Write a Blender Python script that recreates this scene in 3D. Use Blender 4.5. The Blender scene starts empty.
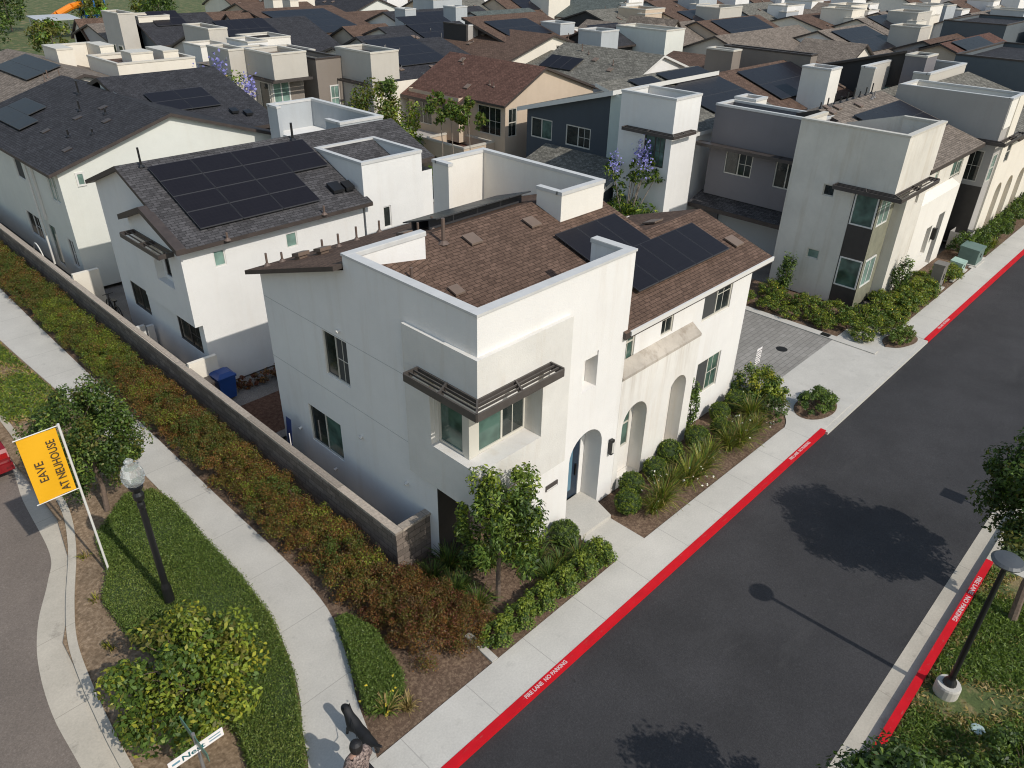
import bpy, math, random
import numpy as np
from mathutils import Vector, Matrix
rad = math.radians
scene = bpy.context.scene
COL = scene.collection

# ------------------------------------------------------------------ naming
def tag(o, label=None, cat=None, group=None, kind=None):
    if label: o['label'] = label
    if cat: o['category'] = cat
    if group: o['group'] = group
    if kind: o['kind'] = kind
    return o

def thing(name, label, cat, loc=(0, 0, 0), rz=0.0, group=None):
    o = bpy.data.objects.new(name, None)
    o.empty_display_size = 0.3
    COL.objects.link(o)
    o.location = loc
    o.rotation_euler = (0, 0, rz)
    return tag(o, label, cat, group)

def origin(o):
    v = Vector((0, 0, 0))
    while o is not None:
        v += o.location
        o = o.parent
    return v

def dup(root, loc, rz=0.0, label=None, group=None, scale=1.0):
    r = root.copy(); COL.objects.link(r)
    r.location = loc; r.rotation_euler = (0, 0, rz); r.scale = (scale,) * 3
    if label: r['label'] = label
    if group: r['group'] = group
    for ch in list(root.children):
        c = ch.copy(); COL.objects.link(c); c.parent = r
        for g in list(ch.children):
            d = g.copy(); COL.objects.link(d); d.parent = c
    return r

# ------------------------------------------------------------------ mesh builder
class MB:
    """collects faces; build() links ONE mesh object, UVs in metres along each face"""
    def __init__(s):
        s.v = []; s.f = []; s.m = []
    def poly(s, pts, m=0):
        b = len(s.v); s.v += [tuple(p) for p in pts]
        s.f.append(tuple(range(b, b + len(pts)))); s.m.append(m)
    def box(s, x0, y0, z0, x1, y1, z1, m=0, skip=''):
        if x0 > x1: x0, x1 = x1, x0
        if y0 > y1: y0, y1 = y1, y0
        a = [(x0,y0,z0),(x1,y0,z0),(x1,y1,z0),(x0,y1,z0),(x0,y0,z1),(x1,y0,z1),(x1,y1,z1),(x0,y1,z1)]
        F = dict(b=(3,2,1,0), t=(4,5,6,7), s=(0,1,5,4), e=(1,2,6,5), n=(2,3,7,6), w=(3,0,4,7))
        for k, f in F.items():
            if k not in skip: s.poly([a[i] for i in f], m)
    def prism(s, pts, z0, z1, m=0, bottom=True):
        """pts ccw in plan"""
        n = len(pts)
        ar = sum(pts[i][0]*pts[(i+1)%n][1]-pts[(i+1)%n][0]*pts[i][1] for i in range(n))
        if ar < 0: pts = pts[::-1]
        s.poly([(x, y, z1) for x, y in pts], m)
        if bottom: s.poly([(x, y, z0) for x, y in pts[::-1]], m)
        for i in range(n):
            a, b = pts[i], pts[(i+1) % n]
            s.poly([(a[0],a[1],z0),(b[0],b[1],z0),(b[0],b[1],z1),(a[0],a[1],z1)], m)
    def slab(s, quad, th, m=0, me=None):
        """a roof slab: top quad (ccw from above) with thickness straight down"""
        me = m if me is None else me
        s.poly(quad, m)
        lo = [(x, y, z - th) for x, y, z in quad]
        s.poly(lo[::-1], me)
        n = len(quad)
        for i in range(n):
            j = (i + 1) % n
            s.poly([lo[i], lo[j], quad[j], quad[i]], me)
    def tube(s, p0, p1, r0, r1=None, n=8, m=0, cap=True):
        r1 = r0 if r1 is None else r1
        p0 = Vector(p0); p1 = Vector(p1); d = (p1 - p0).normalized()
        a = d.orthogonal().normalized(); b = d.cross(a)
        c0 = [p0 + (a*math.cos(t) + b*math.sin(t))*r0 for t in [2*math.pi*i/n for i in range(n)]]
        c1 = [p1 + (a*math.cos(t) + b*math.sin(t))*r1 for t in [2*math.pi*i/n for i in range(n)]]
        for i in range(n):
            j = (i+1) % n
            s.poly([c0[i], c0[j], c1[j], c1[i]], m)
        if cap:
            s.poly(c1, m); s.poly(c0[::-1], m)
    def path(s, pts, radii, n=7, m=0):
        for i in range(len(pts)-1):
            s.tube(pts[i], pts[i+1], radii[i], radii[i+1], n, m)
    def lathe(s, prof, c, n=16, m=0):
        """prof: (r, z) from bottom to top"""
        cx, cy, cz = c
        for (r0, z0), (r1, z1) in zip(prof, prof[1:]):
            for i in range(n):
                t0 = 2*math.pi*i/n; t1 = 2*math.pi*(i+1)/n
                q = [(cx+r0*math.cos(t0), cy+r0*math.sin(t0), cz+z0), (cx+r0*math.cos(t1), cy+r0*math.sin(t1), cz+z0),
                     (cx+r1*math.cos(t1), cy+r1*math.sin(t1), cz+z1), (cx+r1*math.cos(t0), cy+r1*math.sin(t0), cz+z1)]
                if r0 < 1e-5: q = [q[0], q[2], q[3]]
                elif r1 < 1e-5: q = [q[0], q[1], q[2]]
                s.poly(q, m)
    def build(s, name, mats, parent=None, smooth=False):
        if not isinstance(mats, (list, tuple)): mats = [mats]
        off = origin(parent) if parent is not None else Vector((0, 0, 0))
        me = bpy.data.meshes.new(name)
        me.from_pydata([(x-off.x, y-off.y, z-off.z) for x, y, z in s.v], [], s.f)
        for mt in mats: me.materials.append(mt)
        me.polygons.foreach_set('material_index', s.m)
        uv = me.uv_layers.new(name='UVMap')
        data = np.zeros((len(me.loops), 2))
        li = 0
        for f in s.f:
            P = [Vector(s.v[i]) for i in f]
            nrm = Vector((0, 0, 0))
            for i in range(1, len(P)-1): nrm += (P[i]-P[0]).cross(P[i+1]-P[0])
            if nrm.length > 1e-12: nrm.normalize()
            if abs(nrm.z) > 0.995: U, W = Vector((1,0,0)), Vector((0,1,0))
            else:
                U = Vector((0,0,1)).cross(nrm).normalized(); W = nrm.cross(U)
            for p in P:
                data[li] = (p.dot(U), p.dot(W)); li += 1
        uv.data.foreach_set('uv', data.ravel())
        if smooth: me.polygons.foreach_set('use_smooth', [True]*len(s.f))
        me.validate(); me.update()
        o = bpy.data.objects.new(name, me); COL.objects.link(o)
        if parent is not None: o.parent = parent
        return o

def np_mesh(name, V, mats, mi=None, parent=None):
    """V (n,4,3) quads in world coordinates"""
    n = len(V)
    off = np.array(origin(parent)) if parent is not None else np.zeros(3)
    me = bpy.data.meshes.new(name)
    me.vertices.add(n*4); me.vertices.foreach_set('co', (V-off).astype(np.float32).ravel())
    me.loops.add(n*4); me.loops.foreach_set('vertex_index', np.arange(n*4, dtype=np.int32))
    me.polygons.add(n); me.polygons.foreach_set('loop_start', np.arange(0, n*4, 4, dtype=np.int32))
    me.polygons.foreach_set('loop_total', np.full(n, 4, dtype=np.int32))
    for m in mats: me.materials.append(m)
    if mi is not None: me.polygons.foreach_set('material_index', np.asarray(mi, dtype=np.int32))
    me.update(calc_edges=True); me.validate()
    o = bpy.data.objects.new(name, me); COL.objects.link(o)
    if parent is not None: o.parent = parent
    return o

# ------------------------------------------------------------------ materials
def newmat(name):
    m = bpy.data.materials.new(name); m.use_nodes = True
    nt = m.node_tree; b = nt.nodes['Principled BSDF']
    return m, nt, b
def N(nt, t, **k):
    n = nt.nodes.new(t)
    for a, v in k.items():
        if a in n.inputs.keys(): n.inputs[a].default_value = v
        else: setattr(n, a, v)
    return n
def rgba(c): return (c[0], c[1], c[2], 1)
def ramp(nt, fac, stops):
    r = nt.nodes.new('ShaderNodeValToRGB'); e = r.color_ramp.elements
    while len(e) < len(stops): e.new(0.5)
    for i, (p, c) in enumerate(stops):
        e[i].position = p; e[i].color = rgba(c)
    nt.links.new(fac, r.inputs['Fac']); return r
def mixc(nt, fac, a, b, mode='MIX'):
    m = nt.nodes.new('ShaderNodeMix'); m.data_type = 'RGBA'; m.blend_type = mode
    for sock, v in ((m.inputs[0], fac), (m.inputs[6], a), (m.inputs[7], b)):
        if hasattr(v, 'is_output') or hasattr(v, 'links'): nt.links.new(v, sock)
        elif isinstance(v, (int, float)): sock.default_value = v
        else: sock.default_value = rgba(v)
    return m.outputs[2]
def coords(nt, kind='Object', scale=(1,1,1), rot=(0,0,0)):
    tc = nt.nodes.new('ShaderNodeTexCoord'); mp = nt.nodes.new('ShaderNodeMapping')
    mp.inputs['Scale'].default_value = scale; mp.inputs['Rotation'].default_value = rot
    nt.links.new(tc.outputs[kind], mp.inputs['Vector']); return mp.outputs[0]
def geo_pos(nt):
    return nt.nodes.new('ShaderNodeNewGeometry').outputs['Position']
def noise(nt, vec, scale, detail=3, rough=.55):
    n = N(nt, 'ShaderNodeTexNoise'); n.inputs['Scale'].default_value = scale
    n.inputs['Detail'].default_value = detail; n.inputs['Roughness'].default_value = rough
    nt.links.new(vec, n.inputs['Vector']); return n.outputs['Fac']
def bump(nt, b, h, strength=.2, dist=.02):
    bp = N(nt, 'ShaderNodeBump'); bp.inputs['Strength'].default_value = strength; bp.inputs['Distance'].default_value = dist
    nt.links.new(h, bp.inputs['Height']); nt.links.new(bp.outputs[0], b.inputs['Normal'])

def stucco(name, c, var=.06, dirt=.12, stain=(.42,.36,.28)):
    m, nt, b = newmat(name); p = geo_pos(nt)
    n1 = noise(nt, p, .55, 6, .7); n2 = noise(nt, p, 26, 3, .7)
    mp = N(nt, 'ShaderNodeMapping'); mp.inputs['Scale'].default_value = (2.2, 2.2, .22); nt.links.new(p, mp.inputs['Vector'])
    n3 = noise(nt, mp.outputs[0], 1.0, 5, .65)
    lo = tuple(x*(1-var) for x in c); hi = tuple(min(1, x*(1+var*.6)) for x in c)
    r1 = ramp(nt, n1, [(.3, lo), (.7, hi)])
    r3 = ramp(nt, n3, [(.52, (0,0,0)), (.75, (dirt,)*3)])
    col = mixc(nt, r3.outputs[0], r1.outputs[0], tuple(c[i]*stain[i]*1.6 for i in range(3)))
    nt.links.new(col, b.inputs['Base Color'])
    b.inputs['Roughness'].default_value = .9; b.inputs['Specular IOR Level'].default_value = .2
    bump(nt, b, n2, .4, .02)
    return m

def shingle(name, c, var=.5):
    m, nt, b = newmat(name); uv = coords(nt, 'UV')
    br = N(nt, 'ShaderNodeTexBrick'); nt.links.new(uv, br.inputs['Vector'])
    br.inputs['Scale'].default_value = 1; br.inputs['Brick Width'].default_value = .27; br.inputs['Row Height'].default_value = .125
    br.inputs['Mortar Size'].default_value = .011; br.inputs['Mortar Smooth'].default_value = .3; br.offset = .37; br.offset_frequency = 2
    br.inputs['Color1'].default_value = rgba(tuple(x*(1-var*.55) for x in c)); br.inputs['Color2'].default_value = rgba(tuple(x*(1+var*.6) for x in c))
    br.inputs['Mortar'].default_value = rgba(tuple(x*.35 for x in c)); br.inputs['Bias'].default_value = 0
    n = noise(nt, uv, 1.3, 5, .7); n2 = noise(nt, uv, 9, 3)
    r = ramp(nt, n, [(.3, (.78,)*3), (.7, (1.18,)*3)]); r2 = ramp(nt, n2, [(.3, (.7,)*3), (.7, (1.3,)*3)])
    col = mixc(nt, 1.0, br.outputs['Color'], r.outputs[0], 'MULTIPLY'); col = mixc(nt, .8, col, r2.outputs[0], 'MULTIPLY')
    nt.links.new(col, b.inputs['Base Color']); b.inputs['Roughness'].default_value = .95; b.inputs['Specular IOR Level'].default_value = .15
    bump(nt, b, br.outputs['Fac'], -.35, .02)
    return m

def plain(name, c, rough=.6, metal=0, spec=.5, var=0, scale=3):
    m, nt, b = newmat(name)
    if var:
        n = noise(nt, geo_pos(nt), scale, 4, .6)
        r = ramp(nt, n, [(.3, tuple(x*(1-var) for x in c)), (.7, tuple(min(1, x*(1+var)) for x in c))])
        nt.links.new(r.outputs[0], b.inputs['Base Color'])
    else: b.inputs['Base Color'].default_value = rgba(c)
    b.inputs['Roughness'].default_value = rough; b.inputs['Metallic'].default_value = metal
    b.inputs['Specular IOR Level'].default_value = spec
    return m

def leafmat(name, c, trans=.25, var=.35):
    m, nt, b = newmat(name)
    oi = nt.nodes.new('ShaderNodeNewGeometry')
    r = ramp(nt, oi.outputs['Random Per Island'], [(0, tuple(x*(1-var) for x in c)), (1, tuple(x*(1+var) for x in c))])
    nt.links.new(r.outputs[0], b.inputs['Base Color'])
    b.inputs['Roughness'].default_value = .5; b.inputs['Specular IOR Level'].default_value = .35
    tr = N(nt, 'ShaderNodeBsdfTranslucent'); g = mixc(nt, 1.0, r.outputs[0], (1.5, 1.6, .6), 'MULTIPLY'); nt.links.new(g, tr.inputs['Color'])
    mx = N(nt, 'ShaderNodeMixShader'); mx.inputs[0].default_value = trans
    nt.links.new(b.outputs[0], mx.inputs[1]); nt.links.new(tr.outputs[0], mx.inputs[2])
    nt.links.new(mx.outputs[0], nt.nodes['Material Output'].inputs['Surface'])
    return m

M = {}
M['white'] = stucco('stucco_white', (.75,.727,.695), var=.05, dirt=.2)
M['arcade'] = stucco('stucco_arcade_stained', (.72,.69,.64), var=.08, dirt=.4, stain=(.5,.44,.36))
def ledge_stain(m, z0, z1, c):
    nt = m.node_tree; b = nt.nodes['Principled BSDF']; old = b.inputs['Base Color'].links[0].from_socket; p = geo_pos(nt)
    s = N(nt, 'ShaderNodeSeparateXYZ'); nt.links.new(p, s.inputs[0]); mr = N(nt, 'ShaderNodeMapRange'); nt.links.new(s.outputs['Z'], mr.inputs[0]); mr.inputs[1].default_value = z0; mr.inputs[2].default_value = z1
    mp = N(nt, 'ShaderNodeMapping'); mp.inputs['Scale'].default_value = (5, 5, .35); nt.links.new(p, mp.inputs['Vector']); n = noise(nt, mp.outputs[0], 1., 5, .7); n2 = noise(nt, p, 4, 5, .75)
    r = ramp(nt, n, [(.45, (0,0,0)), (.8, (.75,)*3)]); f = mixc(nt, 1., r.outputs[0], mr.outputs[0], 'MULTIPLY')
    nt.links.new(mixc(nt, f, old, c), b.inputs['Base Color'])
    return m
ledge_stain(M['arcade'], 2.2, 4.2, (.38,.31,.24))
M['ledge'] = stucco('stucco_ledge_mossy', (.42,.375,.32), var=.35, dirt=.8, stain=(.3,.26,.22))
M['white_stained'] = stucco('stucco_white_stained', (.66,.635,.59), var=.1, dirt=.45, stain=(.5,.44,.36))
M['cool_white'] = stucco('stucco_cool_white', (.72,.705,.675))
M['cream'] = stucco('stucco_cream', (.74,.68,.58))
M['warm_white'] = stucco('stucco_warm_white', (.76,.72,.65))
M['tan'] = stucco('stucco_tan', (.56,.45,.34))
M['taupe'] = stucco('stucco_taupe', (.235,.20,.17))
M['greige'] = stucco('stucco_greige', (.50,.465,.41))
M['sage'] = stucco('stucco_sage', (.66,.66,.60))
M['beige'] = stucco('stucco_beige', (.65,.61,.54), var=.12, dirt=.4)
M['navy'] = stucco('stucco_navy', (.075,.085,.095))
M['pale_green'] = stucco('stucco_pale_green', (.52,.57,.52))
M['plum_grey'] = stucco('stucco_plum_grey', (.19,.18,.188))
M['charcoal'] = stucco('stucco_charcoal', (.055,.052,.05))
M['slate'] = stucco('stucco_slate', (.11,.125,.135))
M['blue_grey'] = stucco('stucco_blue_grey', (.42,.44,.45))
M['stone_grey'] = stucco('stucco_stone_grey', (.40,.375,.35))
M['dark_siding'] = plain('dark_siding', (.045,.038,.034), .6, var=.15)
M['olive_siding'] = plain('olive_siding', (.20,.195,.14), .7, var=.15)
M['roof_brown'] = shingle('shingle_brown', (.125,.081,.060), .34)
M['roof_dark'] = shingle('shingle_dark', (.072,.069,.071))
M['roof_charcoal'] = shingle('shingle_charcoal', (.045,.045,.05), .35)
M['roof_red'] = shingle('shingle_red_brown', (.125,.068,.052), .35)
M['roof_tan'] = shingle('shingle_tan', (.20,.165,.135), .4)
M['roof_grey'] = shingle('shingle_grey', (.17,.16,.135), .5)
M['roof_green'] = shingle('shingle_green_grey', (.11,.125,.115), .35)
M['coping'] = plain('coping_metal', (.55,.54,.52), .45, var=.06)
M['coping_cream'] = plain('coping_cream', (.56,.52,.45), .5, var=.06)
M['fascia'] = plain('fascia_brown', (.055,.042,.036), .55, var=.2)
M['trim_white'] = plain('trim_white', (.66,.64,.60), .5)
M['frame'] = plain('window_frame_vinyl', (.56,.53,.46), .45)
M['frame_dark'] = plain('bronze_metal', (.06,.05,.045), .45, var=.2)
M['bronze'] = plain('bronze_awning', (.075,.065,.058), .45, var=.15)
def glass(name, c, v=.5, rough=.06):
    m, nt, b = newmat(name); n = noise(nt, geo_pos(nt), 1.7, 2)
    r = ramp(nt, n, [(.35, tuple(x*(1-v) for x in c)), (.65, tuple(x*(1+v) for x in c))])
    nt.links.new(r.outputs[0], b.inputs['Base Color']); b.inputs['Roughness'].default_value = rough
    b.inputs['Specular IOR Level'].default_value = .6
    return m
M['glass'] = glass('window_glass', (.018,.024,.022))
M['glass_green'] = glass('window_glass_green', (.06,.105,.085))
M['glass_pale'] = glass('window_glass_pale', (.17,.26,.22), .3)
M['screen'] = plain('insect_screen', (.05,.052,.052), .8)
M['solar'] = None
def solar_mat():
    m, nt, b = newmat('solar_module'); uv = coords(nt, 'UV')
    br = N(nt, 'ShaderNodeTexBrick'); nt.links.new(uv, br.inputs['Vector']); br.offset = 0
    br.inputs['Scale'].default_value = 1; br.inputs['Brick Width'].default_value = .166; br.inputs['Row Height'].default_value = .166
    br.inputs['Mortar Size'].default_value = .003
    br.inputs['Color1'].default_value = rgba((.013,.012,.0155)); br.inputs['Color2'].default_value = rgba((.0145,.0135,.017)); br.inputs['Mortar'].default_value = rgba((.022,.021,.025))
    nt.links.new(br.outputs['Color'], b.inputs['Base Color']); b.inputs['Roughness'].default_value = .38; b.inputs['Specular IOR Level'].default_value = .12
    return m
M['solar'] = solar_mat()
M['solar_frame'] = plain('solar_frame', (.05,.05,.053), .5, spec=.25)
M['solar_rail'] = plain('solar_rail_silver', (.30,.30,.31), .4, .6)
M['black_metal'] = plain('black_metal', (.012,.012,.013), .4)
M['pipe_brown'] = plain('pipe_brown', (.13,.09,.07), .6)
M['pipe_grey'] = plain('pipe_grey', (.18,.17,.165), .5)
M['vent_tan'] = plain('vent_tan', (.17,.122,.092), .6, var=.1)
M['garage'] = plain('garage_door_grey', (.46,.47,.47), .6)
M['garage_dark'] = plain('garage_door_dark', (.05,.035,.028), .6)
M['soil'] = None
def soilmat(name, a, b_, sc=9):
    m, nt, b = newmat(name); p = geo_pos(nt)
    n = noise(nt, p, sc, 6, .75); n2 = noise(nt, p, .7, 3)
    r = ramp(nt, n, [(.28, tuple(x*.45 for x in a)), (.5, a), (.74, b_)])
    r2 = ramp(nt, n2, [(.3, (.75,)*3), (.7, (1.15,)*3)])
    nt.links.new(mixc(nt, 1., r.outputs[0], r2.outputs[0], 'MULTIPLY'), b.inputs['Base Color'])
    b.inputs['Roughness'].default_value = .95; b.inputs['Specular IOR Level'].default_value = .1
    bump(nt, b, n, .6, .04); return m
M['soil'] = soilmat('mulch_soil', (.15,.10,.07), (.33,.24,.16), 14)
M['dry_soil'] = soilmat('dry_soil', (.24,.17,.11), (.42,.32,.22), 10)
M['dirt_red'] = soilmat('side_yard_dirt', (.12,.065,.045), (.2,.12,.085), 8)
M['gravel'] = soilmat('yard_gravel', (.21,.19,.17), (.36,.33,.30), 30)
def asphalt(name, c, var=.22):
    m, nt, b = newmat(name); p = geo_pos(nt)
    n = noise(nt, p, .35, 5, .6); n2 = noise(nt, p, 26, 3, .8); n3 = noise(nt, p, 2.3, 4, .7)
    r = ramp(nt, n, [(.3, tuple(x*(1-var) for x in c)), (.7, tuple(x*(1+var) for x in c))])
    r2 = ramp(nt, n2, [(.25, (.62,)*3), (.6, (1,)*3), (.8, (1.55,)*3)]); r3 = ramp(nt, n3, [(.62, (1,)*3), (.8, (1.22,)*3)])
    col = mixc(nt, 1., r.outputs[0], r2.outputs[0], 'MULTIPLY'); col = mixc(nt, 1., col, r3.outputs[0], 'MULTIPLY')
    nt.links.new(col, b.inputs['Base Color']); b.inputs['Roughness'].default_value = .85; b.inputs['Specular IOR Level'].default_value = .25
    bump(nt, b, n2, .4, .01); return m
def spots(m, sc=1.1, th=.055, c=(.02,.02,.02), amt=.6):
    nt = m.node_tree; b = nt.nodes['Principled BSDF']; old = b.inputs['Base Color'].links[0].from_socket
    v = N(nt, 'ShaderNodeTexVoronoi'); v.inputs['Scale'].default_value = sc; nt.links.new(geo_pos(nt), v.inputs['Vector'])
    n = noise(nt, geo_pos(nt), 9, 3); ad = N(nt, 'ShaderNodeMath', operation='MULTIPLY_ADD'); nt.links.new(n, ad.inputs[0]); ad.inputs[1].default_value = .12; nt.links.new(v.outputs['Distance'], ad.inputs[2])
    r = ramp(nt, ad.outputs[0], [(th+.04, (amt,)*3), (th+.07, (0,0,0))]); n2 = noise(nt, geo_pos(nt), .21, 3); r2 = ramp(nt, n2, [(.5, (0,0,0)), (.62, (1,1,1))])
    f = mixc(nt, 1., r.outputs[0], r2.outputs[0], 'MULTIPLY'); nt.links.new(mixc(nt, f, old, c), b.inputs['Base Color'])
M['asphalt'] = asphalt('asphalt_dark', (.046,.0445,.046))
M['asphalt_brown'] = asphalt('asphalt_worn', (.20,.165,.138), .15)
spots(M['asphalt']); spots(M['asphalt_brown'], .9, .09, (.03,.025,.025), .7)
def concrete(name, c, joint=None, axis='X', var=.1, stain=.25):
    m, nt, b = newmat(name); p = geo_pos(nt)
    n = noise(nt, p, .8, 5, .65); n2 = noise(nt, p, 22, 3, .7)
    r = ramp(nt, n, [(.3, tuple(x*(1-var) for x in c)), (.7, tuple(x*(1+var*.5) for x in c))])
    r2 = ramp(nt, n2, [(.3, (.9,)*3), (.7, (1.06,)*3)])
    n4 = noise(nt, p, 2.1, 5, .7); r4 = ramp(nt, n4, [(.6, (1,)*3), (.8, (1-stain,)*3)])
    col = mixc(nt, 1., r.outputs[0], r2.outputs[0], 'MULTIPLY'); col = mixc(nt, 1., col, r4.outputs[0], 'MULTIPLY')
    if joint:
        sx = N(nt, 'ShaderNodeSeparateXYZ'); nt.links.new(p, sx.inputs[0])
        md = N(nt, 'ShaderNodeMath', operation='PINGPONG'); nt.links.new(sx.outputs[axis], md.inputs[0]); md.inputs[1].default_value = joint/2
        lt = N(nt, 'ShaderNodeMath', operation='LESS_THAN'); nt.links.new(md.outputs[0], lt.inputs[0]); lt.inputs[1].default_value = .009
        col = mixc(nt, lt.outputs[0], col, tuple(x*.66 for x in c))
    nt.links.new(col, b.inputs['Base Color']); b.inputs['Roughness'].default_value = .85; b.inputs['Specular IOR Level'].default_value = .2
    return m
M['walk_x'] = concrete('sidewalk_concrete', (.53,.505,.455), 1.92, 'X')
M['walk_y'] = concrete('path_concrete', (.51,.485,.435), 2.15, 'Y')
M['concrete'] = concrete('concrete', (.51,.485,.435))
M['gutter'] = concrete('gutter_concrete', (.46,.42,.35), 2.9, 'X', .14, .45)
M['gutter_y'] = concrete('gutter_concrete_left', (.50,.45,.37), 2.4, 'Y', .14, .45)
M['red'] = plain('red_curb_paint', (.52,.0045,.012), .7, spec=.25, var=.12, scale=2)
def wear(m, c, lo=.60, hi=.70, sc=7):
    nt = m.node_tree; b = nt.nodes['Principled BSDF']; old = b.inputs['Base Color'].links[0].from_socket; p = geo_pos(nt)
    mp = N(nt, 'ShaderNodeMapping'); mp.inputs['Scale'].default_value = (.45, 1.6, 1.6); nt.links.new(p, mp.inputs['Vector'])
    r = ramp(nt, noise(nt, mp.outputs[0], sc, 6, .75), [(lo, (0,0,0)), (hi, (.8,)*3)])
    nt.links.new(mixc(nt, r.outputs[0], old, c), b.inputs['Base Color'])
wear(M['red'], (.33,.10,.085)); wear(M['asphalt'], (.06,.058,.058), .58, .8, .55)
M['curb_white'] = plain('curb_lettering_paint', (.58,.44,.43), .7, var=.15, scale=9)
M['white_paint'] = plain('white_paint', (.78,.74,.72), .6)
def pavermat():
    m, nt, b = newmat('brick_pavers'); uv = coords(nt, 'UV')
    br = N(nt, 'ShaderNodeTexBrick'); nt.links.new(uv, br.inputs['Vector'])
    br.inputs['Scale'].default_value = 1; br.inputs['Brick Width'].default_value = .42; br.inputs['Row Height'].default_value = .21; br.inputs['Mortar Size'].default_value = .012
    br.inputs['Color1'].default_value = rgba((.24,.225,.20)); br.inputs['Color2'].default_value = rgba((.29,.272,.245)); br.inputs['Mortar'].default_value = rgba((.15,.14,.125))
    n = noise(nt, uv, .5, 4); r = ramp(nt, n, [(.3, (.85,)*3), (.7, (1.1,)*3)])
    nt.links.new(mixc(nt, 1., br.outputs['Color'], r.outputs[0], 'MULTIPLY'), b.inputs['Base Color']); b.inputs['Roughness'].default_value = .9
    return m
M['pavers'] = pavermat()
def blockmat(name, c, w=.4, h=.2):
    m, nt, b = newmat(name); uv = coords(nt, 'UV')
    br = N(nt, 'ShaderNodeTexBrick'); nt.links.new(uv, br.inputs['Vector'])
    br.inputs['Scale'].default_value = 1; br.inputs['Brick Width'].default_value = w; br.inputs['Row Height'].default_value = h; br.inputs['Mortar Size'].default_value = .012
    br.inputs['Color1'].default_value = rgba(tuple(x*.72 for x in c)); br.inputs['Color2'].default_value = rgba(tuple(x*1.22 for x in c)); br.inputs['Mortar'].default_value = rgba(tuple(x*.5 for x in c))
    n = noise(nt, uv, 12, 4, .7); r = ramp(nt, n, [(.3, (.7,)*3), (.7, (1.2,)*3)])
    nt.links.new(mixc(nt, 1., br.outputs['Color'], r.outputs[0], 'MULTIPLY'), b.inputs['Base Color']); b.inputs['Roughness'].default_value = .95
    bump(nt, b, n, .5, .03); return m
M['block'] = blockmat('split_face_block', (.20,.16,.132))
M['block_cap'] = blockmat('block_cap', (.40,.34,.28), .4, 5)
def grassmat(name, a, b_, dry=None):
    m, nt, b = newmat(name); p = geo_pos(nt)
    n = noise(nt, p, .9, 5, .7); n2 = noise(nt, p, 20, 3, .7)
    st = [(.35, a), (.52, b_)] + ([(.62, dry)] if dry else [])
    r = ramp(nt, n, st); r2 = ramp(nt, n2, [(.3, (.6,)*3), (.7, (1.35,)*3)])
    nt.links.new(mixc(nt, 1., r.outputs[0], r2.outputs[0], 'MULTIPLY'), b.inputs['Base Color']); b.inputs['Roughness'].default_value = .9
    bump(nt, b, n2, .6, .04); return m
M['lawn'] = grassmat('lawn_ground', (.05,.075,.02), (.085,.11,.03), (.22,.17,.08))
M['turf_under'] = grassmat('carpet_underlayer', (.03,.05,.014), (.045,.07,.02))
# leaves
M['lf_dark'] = leafmat('leaf_dark_green', (0.038, 0.068, 0.016))
M['lf_mid'] = leafmat('leaf_mid_green', (0.082, 0.135, 0.024))
M['lf_light'] = leafmat('leaf_light_green', (0.155, 0.215, 0.038))
M['lf_yellow'] = leafmat('leaf_yellow_green', (0.32, 0.31, 0.035))
M['lf_rust'] = leafmat('leaf_rust', (0.21, 0.1, 0.028))
M['lf_brown'] = leafmat('leaf_brown', (0.105, 0.062, 0.022))
M['lf_red'] = leafmat('leaf_dark_red', (0.15, 0.05, 0.026))
M['lf_olive'] = leafmat('leaf_olive', (0.125, 0.122, 0.024))
M['lf_lime'] = leafmat('leaf_lime', (0.215, 0.26, 0.03))
M['lf_straw'] = leafmat('leaf_straw', (.34,.25,.10))
M['lf_carpet'] = leafmat('leaf_carpet_green', (0.115, 0.168, 0.034))
M['lf_carpet2'] = leafmat('leaf_carpet_fresh', (0.175, 0.215, 0.048))
M['lf_blue'] = leafmat('leaf_blue_flower', (.26,.25,.58), .2)
M['petal_white'] = leafmat('petal_white', (.75,.72,.66), .2, .1)
M['petal_yellow'] = leafmat('petal_yellow', (.65,.50,.05), .2, .2)
M['bark'] = plain('bark', (.14,.10,.075), .9, var=.3, scale=14)
M['bark_pale'] = plain('bark_pale', (.25,.21,.17), .9, var=.25, scale=14)

# ------------------------------------------------------------------ vegetation
rng = np.random.default_rng(7)
def leaves_at(P, size, up=.5, out=None, aspect=.45, seed=0, droop=0):
    """diamond leaves centred on P, returns (n,4,3)"""
    r = np.random.default_rng(seed); n = len(P)
    nr = r.normal(size=(n, 3)); nr /= np.linalg.norm(nr, axis=1)[:, None]
    nr = nr*(1-up) + np.array([0, 0, up])
    if out is not None: nr = nr + out*.6
    nr /= np.linalg.norm(nr, axis=1)[:, None]
    t = r.normal(size=(n, 3)); t[:, 2] -= droop
    a = np.cross(nr, t); a /= np.linalg.norm(a, axis=1)[:, None]
    b = np.cross(nr, a)
    s = size*(.6 + .8*r.random(n))[:, None]
    w = s*aspect
    fold = nr*s*.14
    return np.stack([P - b*s*.5, P + a*w*.5 + fold - b*s*.05, P + b*s*.5, P - a*w*.5 + fold - b*s*.05], axis=1)

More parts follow.
